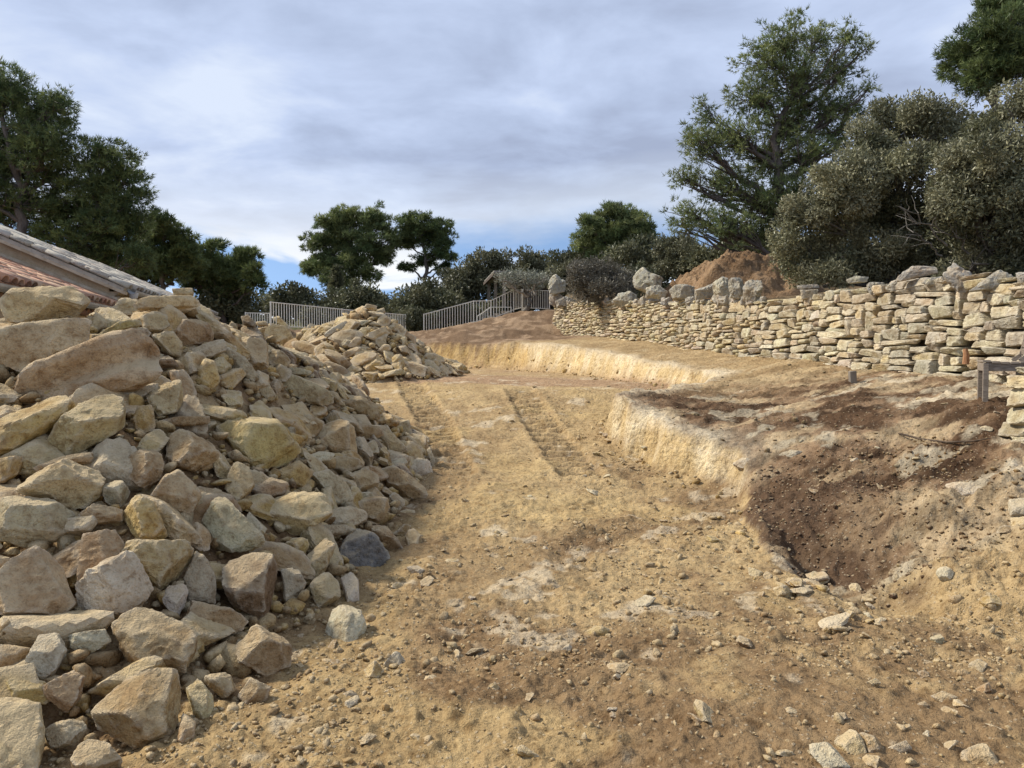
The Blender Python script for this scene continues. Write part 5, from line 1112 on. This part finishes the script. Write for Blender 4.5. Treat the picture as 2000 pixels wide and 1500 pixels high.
# ------------------------------------------------------------------ trees and shrubs
def crown_tree(name, label, cat, base, lobes, leaf, seed, trunk_r, cols, group=None, cl_den=1.0, n_leaf=9000, leaf_L=.18, leaf_W=.028, blades=9, cl_r=.42, bark=None, wmat=None, flat=.6, shell=.55, twig_r=.012, droop=0, sprays=None, root=None):
    rng = np.random.default_rng(seed); base = np.array(base, float)
    if root is None: root = empty(name, base, label, cat, group)
    LB = []
    for (px, py, rxp, ryp, d) in lobes:
        c = P(px, py, d); k = d / FPX; LB.append((c, np.array([rxp * k, rxp * k * .85, ryp * k])))
    tops = np.array([c for c, r in LB]); cen = tops.mean(0); hi = tops[:, 2].max(); hi = base[2] + (hi - base[2]) * .86
    # trunk
    tp = np.array([base + np.array([0, 0, -.3]), base * .7 + np.array([cen[0], cen[1], base[2]]) * .3 + np.array([rng.normal() * .15, 0, (hi - base[2]) * .33]), np.array([cen[0], cen[1], base[2] + (hi - base[2]) * .68]), tops[np.argmax(tops[:, 2])] * .75 + np.array([cen[0], cen[1], hi]) * .25 - np.array([0, 0, .3])])
    tt = np.linspace(0, 3, 22); tr = np.array([np.interp(tt, range(4), tp[:, i]) for i in range(3)]).T
    for _ in range(3): tr[1:-1] = (tr[:-2] + tr[1:-1] * 2 + tr[2:]) / 4
    tr[2:-1] += rng.normal(size=(len(tr) - 3, 3)) * trunk_r * .35
    rad = trunk_r * np.linspace(1.15, .22, len(tr)) ** 1.1
    Vs, Fs, k = [], [], 0
    def add(pts, r, n=6):
        nonlocal k
        V, Fq = tube_np(pts, r, n); Vs.append(V - base); Fs.append(Fq + k); k += len(V)
    add(tr, rad, 8); Vt, Ft = Vs, Fs; trunk_me = mesh_np("trunk", np.concatenate(Vt), np.concatenate(Ft), [bark or M_BARKP]); link("trunk", trunk_me, root)
    Vs, Fs, k = [], [], 0
    CL = []
    vol = sum(np.prod(r) ** (2 / 3) for c, r in LB)
    for c, r in LB:
        ti = int(np.clip(np.argmin(np.abs(tr[:, 2] - (c[2] - .55 * np.linalg.norm((c - cen)[:2]) - r[2] * .5))), 3, len(tr) - 2)); a = tr[ti]
        mid = (a + c) / 2 + np.array([rng.normal() * .15, rng.normal() * .15, -.10 * np.linalg.norm(c - a)])
        u = np.linspace(0, 1, 9)[:, None]; br = (1 - u) ** 2 * a + 2 * u * (1 - u) * mid + u ** 2 * c; br[1:-1] += rng.normal(size=(7, 3)) * .05
        r0 = min(rad[ti] * .7, .05 + .035 * np.linalg.norm(r)); add(br, np.linspace(r0, r0 * .3, 9), 6)
        n = max(4, int(cl_den * 62 * np.prod(r) ** (2 / 3) / (cl_r / .42) ** 2 / 3.0))
        D = unit(n, rng); q = rng.uniform(0, 1, n) ** shell; pts = c + D * q[:, None] * r * (1 + .18 * rng.normal(size=(n, 1)))
        for p in pts:
            CL.append((p, (p - c) / (r + 1e-6), c))
            if rng.uniform() < .75:
                st = br[int(rng.integers(4, 9))]; m = (st + p) / 2 + rng.normal(size=3) * .12; uu = np.linspace(0, 1, 5)[:, None]
                add((1 - uu) ** 2 * st + 2 * uu * (1 - uu) * m + uu ** 2 * p, np.linspace(r0 * .3, twig_r * .6, 5), 4)
    if sprays:
        for a, b in sprays:
            a = np.array(a); b = np.array(b); m = (a + b) / 2 + rng.normal(size=3) * .12; uu = np.linspace(0, 1, 9)[:, None]; pts = (1 - uu) ** 2 * a + 2 * uu * (1 - uu) * m + uu ** 2 * b; pts[1:] += rng.normal(size=(8, 3)) * .03; add(pts, np.linspace(.02, .006, 9), 5)
            for _ in range(5):
                s0 = pts[int(rng.integers(3, 8))]; e = s0 + (b - a) * .25 + rng.normal(size=3) * .22; add(np.linspace(s0, e, 4) + rng.normal(size=(4, 3)) * .02, np.linspace(.009, .003, 4), 4)
    if Vs: link("branches", mesh_np("branches", np.concatenate(Vs), np.concatenate(Fs), [wmat or bark or M_BARKP]), root)
    # foliage
    nC = len(CL); per = max(3, int(n_leaf / nC)); cp = np.array([c[0] for c in CL]); co = np.array([c[1] for c in CL])
    N = nC * per; ci = np.repeat(np.arange(nC), per)
    D = unit(N, rng); crr = cl_r * rng.uniform(.6, 1.25, nC)[ci]
    off = D * (rng.uniform(0, 1, N) ** .4)[:, None] * crr[:, None] * np.array([1, 1, flat]); pos = cp[ci] + off
    out = D * .7 + co[ci] * .8 + np.array([0, 0, .45]) + rng.normal(size=(N, 3)) * .35; out /= np.linalg.norm(out, axis=1)[:, None] + 1e-9
    cl_shade = rng.uniform(.72, 1.28, nC)[ci] * rng.uniform(.7, 1.3, N); tmix = np.clip(rng.normal(.5, .28, nC)[ci] + rng.normal(0, .15, N), 0, 1)[:, None]
    col = (np.array(cols[0]) * (1 - tmix) + np.array(cols[1]) * tmix) * cl_shade[:, None]
    if leaf == 'needle':
        d = out[:, None, :] + rng.normal(size=(N, blades, 3)) * .55; d /= np.linalg.norm(d, axis=2)[:, :, None]
        L = leaf_L * rng.uniform(.6, 1.2, (N, blades, 1)); side = np.cross(d, unit(N * blades, rng).reshape(N, blades, 3)); side /= np.linalg.norm(side, axis=2)[:, :, None] + 1e-9
        p0 = pos[:, None, :] + d * .02; w = side * leaf_W * .5
        V = np.stack([p0 - w, p0 + w, p0 + d * L], 2).reshape(-1, 3); Fq = np.arange(len(V)).reshape(-1, 3); C = np.repeat(col, blades * 3, 0)
    else:
        d = out * .6 + unit(N, rng) * .8; d /= np.linalg.norm(d, axis=1)[:, None]; side = np.cross(d, unit(N, rng)); side /= np.linalg.norm(side, axis=1)[:, None] + 1e-9
        L = leaf_L * rng.uniform(.6, 1.3, (N, 1)); W_ = leaf_W * rng.uniform(.7, 1.2, (N, 1)); nn = np.cross(d, side) * L * .12
        V = np.stack([pos, pos + d * L * .5 + side * W_ * .5 + nn, pos + d * L, pos + d * L * .5 - side * W_ * .5 + nn], 1).reshape(-1, 3); Fq = np.arange(len(V)).reshape(-1, 4); C = np.repeat(col, 4, 0)
    link("crown", mesh_np("crown", V - base, Fq, [M_PINE if leaf == 'needle' else M_OAK], False, np.clip(C, .005, .5)), root)
    return root
PINE = ((.065, .100, .040), (.17, .20, .070)); PINEL = ((.10, .14, .055), (.24, .26, .10)); OAK = ((.11, .115, .060), (.31, .295, .18)); OAKD = ((.070, .078, .040), (.19, .185, .10)); BRUSH = ((.085, .078, .058), (.18, .165, .125)); OLIVE = ((.18, .19, .14), (.36, .36, .28))
def L_(d, *ls): return [(*l, d + ((i * 37) % 11 - 5) * .12) for i, l in enumerate(ls)]
def gp(px, py, d):
    p = P(px, py, d); return (p[0], p[1], min(p[2], max(gz(p[0], p[1]), p[2] - 1.2)))
def gb(px, d):
    p = P(px, 600, d); return (p[0], p[1], gz(p[0], p[1]))
crown_tree("pine_tree", "tall dark pine with ragged open crown rising behind the earth mound", "tree", gb(1545, 25), L_(25, (1530,75,60,45), (1500,120,60,45), (1600,80,50,40), (1655,75,32,28), (1560,160,85,55), (1640,140,50,40), (1690,95,18,22), (1470,190,60,50), (1545,240,85,55), (1625,215,50,45), (1670,215,35,40), (1700,170,16,18), (1430,265,60,45), (1375,225,26,36), (1380,290,45,40), (1345,275,22,30), (1500,310,80,50), (1590,300,60,45), (1335,350,32,26), (1400,360,60,40), (1480,390,80,50), (1350,420,45,30), (1420,440,60,40), (1330,440,26,18), (1490,460,70,40), (1560,380,60,50), (1645,270,30,30)), 'needle', 1, .24, PINEL, n_leaf=15500, leaf_L=.17, leaf_W=.024, blades=6, cl_r=.23, cl_den=1.6)
crown_tree("pine_tree", "pine crown showing above the holm oaks on the terrace", "tree", gb(1985, 19), L_(19, (1960,60,60,50), (1900,105,50,40), (1868,110,28,24), (1990,120,60,50), (1935,20,45,40), (1850,140,14,16), (1930,140,50,36), (1905,165,30,25), (2040,60,60,60), (2000,-20,60,50)), 'needle', 2, .2, PINE, n_leaf=11000, leaf_L=.15, leaf_W=.021, blades=6, cl_r=.22, cl_den=2.0)
oak_sp = [(P(a, b, 13.2), P(c, d, 12.9)) for a, b, c, d in ((1850, 480, 1760, 400), (1880, 470, 1775, 425), (1900, 500, 1860, 400), (1930, 490, 1990, 440), (1840, 500, 1770, 450), (1960, 520, 1900, 440))]
crown_tree("holm_oak", "broad grey green holm oak spreading over the dry stone wall beside the earth mound", "tree", gb(1720, 16.2), L_(15.6, (1650,360,75,60), (1700,300,65,55), (1760,255,70,45), (1830,260,60,50), (1600,420,65,55), (1690,400,80,60), (1780,350,90,65), (1560,470,40,50), (1620,490,70,45), (1710,470,70,45), (1570,530,45,32), (1640,535,50,28), (1790,430,70,50), (1735,215,30,22), (1800,215,26,20), (1720,515,60,24), (1790,505,60,26), (1850,470,50,40)), 'leaf', 3, .22, OAK, n_leaf=84000, leaf_L=.085, leaf_W=.038, cl_r=.36, cl_den=1.3, bark=M_BARKO, flat=.8, shell=.3)
crown_tree("holm_oak", "large holm oak with bare bleached twigs hanging over the capstones of the wall", "tree", gb(1930, 13.6), L_(13.2, (1930,300,80,70), (1990,250,70,60), (1880,340,60,50), (1960,390,80,70), (1880,420,60,50), (2020,450,70,60), (1970,190,50,35), (2050,330,90,90), (1930,470,60,40), (1850,390,45,40), (1985,510,40,30), (2090,440,70,80), (1900,515,60,22), (1960,525,50,18)), 'leaf', 4, .2, OAK, n_leaf=64000, leaf_L=.082, leaf_W=.037, cl_r=.33, cl_den=1.3, bark=M_BARKO, wmat=M_BARKO, flat=.8, shell=.3, sprays=oak_sp)
crown_tree("pine_tree", "tallest dark pine behind the house at the edge of the view", "tree", gb(60, 27), L_(27, (-20,160,60,50), (20,190,60,60), (70,230,60,45), (115,205,35,35), (130,235,22,26), (0,270,70,50), (80,300,70,45), (20,330,80,45), (110,340,50,35), (-30,380,70,40), (50,400,60,35), (90,270,50,40), (-60,280,60,80), (10,430,40,22)), 'needle', 5, .28, PINE, n_leaf=14000, leaf_L=.19, leaf_W=.028, blades=6, cl_r=.30, cl_den=1.9)
crown_tree("pine_tree", "leaning pine with forked trunk rising over the old grey roof", "tree", gb(140, 28), L_(28, (205,310,50,35), (245,345,40,35), (270,375,24,28), (180,360,60,40), (230,400,60,36), (150,400,55,40), (200,440,65,36), (260,440,34,30), (110,420,50,36), (150,470,60,30), (230,480,50,30), (175,285,18,16), (90,450,40,22), (215,505,50,24), (265,500,36,26), (170,500,40,20)), 'needle', 6, .26, PINE, n_leaf=13000, leaf_L=.19, leaf_W=.028, blades=6, cl_r=.30, cl_den=1.9)
crown_tree("pine_tree", "small pine with a bare forked stem beyond the end of the grey roof", "tree", gb(330, 33), L_(33, (320,440,36,24), (350,470,36,28), (295,460,34,30), (300,505,36,26), (370,500,24,28), (335,500,30,20), (270,490,30,30), (260,530,30,24), (300,535,36,22), (345,530,26,18)), 'needle', 7, .18, PINE, n_leaf=5000, leaf_L=.25, leaf_W=.04, blades=8, cl_r=.34, cl_den=1.8)
crown_tree("pine_tree", "dark rounded pine standing left of the blue gap in the sky", "tree", gb(440, 37), L_(37, (400,500,30,28), (430,525,36,30), (475,510,28,28), (495,535,20,22), (455,550,36,22), (400,545,30,24), (500,555,14,14), (480,500,18,14), (420,480,14,12), (380,545,30,24), (430,568,36,16), (370,520,24,20)), 'needle', 8, .18, PINE, n_leaf=5500, leaf_L=.27, leaf_W=.045, blades=8, cl_r=.36, cl_den=1.8)
crown_tree("pine_tree", "broad umbrella pine with a dense crown beyond the fence", "tree", gb(718, 50), L_(50, (650,440,36,22), (690,425,40,18), (735,430,34,22), (760,460,20,30), (625,475,30,26), (665,475,44,28), (715,470,44,28), (640,515,40,24), (612,525,22,22), (690,510,40,22), (745,500,26,24), (660,545,40,16), (720,535,24,14)), 'needle', 9, .30, PINEL, n_leaf=17000, leaf_L=.24, leaf_W=.042, blades=6, cl_r=.42, cl_den=1.9)
crown_tree("pine_tree", "open pine with bare spreading lower branches beside the umbrella pine", "tree", gb(822, 50), L_(50, (815,432,34,16), (845,445,34,20), (795,450,24,22), (870,470,20,24), (830,465,36,18), (795,475,18,14), (855,495,28,12), (880,500,10,12), (830,510,26,9), (800,520,20,8), (870,525,16,8)), 'needle', 10, .24, PINE, n_leaf=7500, leaf_L=.23, leaf_W=.04, blades=6, cl_r=.34, cl_den=1.5, shell=.5)
crown_tree("pine_tree", "rounded pine on the slope above the shelter", "tree", gb(1195, 44), L_(44, (1150,440,28,20), (1190,420,36,22), (1230,425,28,24), (1255,450,28,22), (1205,455,50,26), (1150,470,34,24), (1240,485,40,22), (1185,490,44,22), (1275,470,20,16)), 'needle', 11, .22, PINEL, n_leaf=10000, leaf_L=.23, leaf_W=.04, blades=6, cl_r=.38, cl_den=1.8)
crown_tree("cypress_tree", "narrow young cypress in front of the umbrella pine", "tree", gb(656, 45), L_(45, (656,530,6,14), (656,550,9,16), (656,570,10,16), (655,590,9,14)), 'needle', 12, .08, OAKD, n_leaf=1500, leaf_L=.22, leaf_W=.05, blades=8, cl_r=.22, cl_den=3)
crown_tree("olive_tree", "small pale grey olive tree with gnarled trunk in front of the shelter", "tree", P(1025, 605, 36.2), L_(36.2, (985,545,18,12), (1010,538,22,13), (1040,540,22,13), (1062,545,16,12), (1000,560,14,8), (1050,560,16,9), (1025,548,24,12)), 'leaf', 13, .12, OLIVE, n_leaf=2600, leaf_L=.17, leaf_W=.045, cl_r=.26, cl_den=2.2, bark=M_BARKO, wmat=M_TWIG, flat=.9, twig_r=.03)
crown_tree("bare_shrub", "tangled grey brown leafless shrub growing over the far end of the wall", "shrub", gb(1165, 27.5), L_(27, (1130,545,30,32), (1165,530,36,30), (1200,545,32,32), (1160,565,50,22), (1220,560,20,20), (1125,520,18,16)), 'leaf', 14, .07, BRUSH, n_leaf=13000, leaf_L=.12, leaf_W=.035, cl_r=.35, cl_den=2.0, bark=M_BARKO, wmat=M_TWIG, flat=.9, twig_r=.02)
# evergreen scrub: three crowns, copied
def proto(seed, cols, lobes, n, name, label, px, d, grp, Lf=.20, Wf=.10):
    return crown_tree(name, label, "shrub", gb(px, d), L_(d, *lobes), 'leaf', seed, .09, cols, grp, n_leaf=n, leaf_L=Lf, leaf_W=Wf, cl_r=.48, cl_den=1.6, bark=M_BARKO, flat=.85, shell=.3)
GS = "evergreen scrub oaks behind the fences"
pr = [proto(20, OAKD, ((560,575,30,24), (535,590,28,20), (590,585,28,22), (560,600,44,22)), 9000, "scrub_oak", "dark rounded scrub oak behind the cream fence beside the far heap", 560, 42, GS),
      proto(21, OAKD, ((700,575,36,22), (730,585,34,24), (670,590,30,22), (700,605,50,22)), 9000, "scrub_oak", "dark scrub oak at the foot of the umbrella pine", 700, 43, GS),
      proto(22, ((.085, .088, .048), (.21, .20, .115)), ((930,515,34,24), (900,545,34,26), (955,540,34,28), (925,560,50,30), (975,515,26,22)), 12000, "scrub_oak", "tall olive brown scrub oak behind the stair railing", 925, 47, GS, .22, .11)]
def copy_tree_at(src, px, d, sx, sz, label, rz=0.0, dz=0.0):
    r = src.copy(); COL.objects.link(r); b = gb(px, d); r.location = (b[0], b[1], b[2] + dz - .75 * sz); r.scale = (sx, sx, sz); r.rotation_euler = (0, 0, rz); r["label"] = label
    for ch in src.children:
        c = ch.copy(); COL.objects.link(c); c.parent = r
    return r
spots = [(0, 620, 41, 1.0, .9, 1.2, "dark scrub oak filling the gap left of the young cypress"), (1, 780, 42, 1.0, .95, 2.2, "dark scrub oak below the open pine"), (0, 850, 41, 1.1, 1.25, 3.0, "dark scrub oak directly behind the foot of the stair railing"), (2, 870, 46, .9, .85, .8, "olive brown scrub oak between the open pine and the shelter"), (1, 810, 39, .7, .65, 4.0, "low dark bush at the end post of the cream fence"),
         (2, 1010, 52, 1.1, 1.05, 2.0, "tall scrub oak standing behind the shelter roof"), (2, 1075, 50, 1.05, 1.1, 3.6, "scrub oak above the right end of the shelter roof"), (1, 1120, 46, 1.0, 1.1, 1.0, "dark scrub oak behind the leafless shrub"), (0, 1270, 38, 1.15, 1.2, 2.5, "dark scrub oak below the rounded pine on the slope"), (2, 1330, 32, .62, .62, 1.9, "small scrub oak left of the earth mound"), (0, 1400, 30, .9, 1.0, .4, "dark scrub oak close behind the earth mound"), (1, 1480, 29, .9, 1.0, 5.0, "dark scrub oak at the foot of the tall ragged pine"),
         (0, 430, 38, 1.25, 1.15, .3, "grey green bush at the foot of the dark rounded pine"), (1, 490, 46, .9, .7, 2.8, "low bush under the blue gap in the sky"), (1, 200, 36, 1.2, 1.2, 1.4, "dark bush under the leaning pine behind the roof"), (0, 60, 36, 1.4, 1.3, .9, "dark bush behind the roof at the foot of the tallest pine"), (2, 1180, 56, 1.2, 1.2, 5.2, "far scrub oak under the rounded pine on the slope"), (1, 740, 56, 1.3, 1.2, .2, "scrub oak behind the trunk of the umbrella pine"), (0, 960, 43, .8, .75, 1.1, "dark bush beside the shelter posts"), (0, 300, 42, 1.3, 1.1, 3.3, "dark bush beyond the end of the grey roof"), (0, 1640, 24, .8, .75, 2.2, "dark bush in the shade behind the broad holm oak"), (1, 1800, 21, .8, .7, 1.2, "dark bush between the two holm oaks"), (0, 1960, 19, .8, .7, 4.2, "dark bush behind the holm oak with bleached twigs"), (1, 1240, 31, .6, .62, .7, "low dark bush behind the grey boulders of the wall top"), (2, 1100, 40, .6, .5, .1, "low olive brown bush behind the wall end and gate"), (0, 905, 41, .9, .7, 2.9, "dark bush seen through the stair railing"), (1, 985, 46, .9, .7, 3.9, "dark bush in the shade behind the shelter")]
for i, px, d, sx, sz, rz, lab in spots: copy_tree_at(pr[i], px, d, sx, sz, lab, rz)
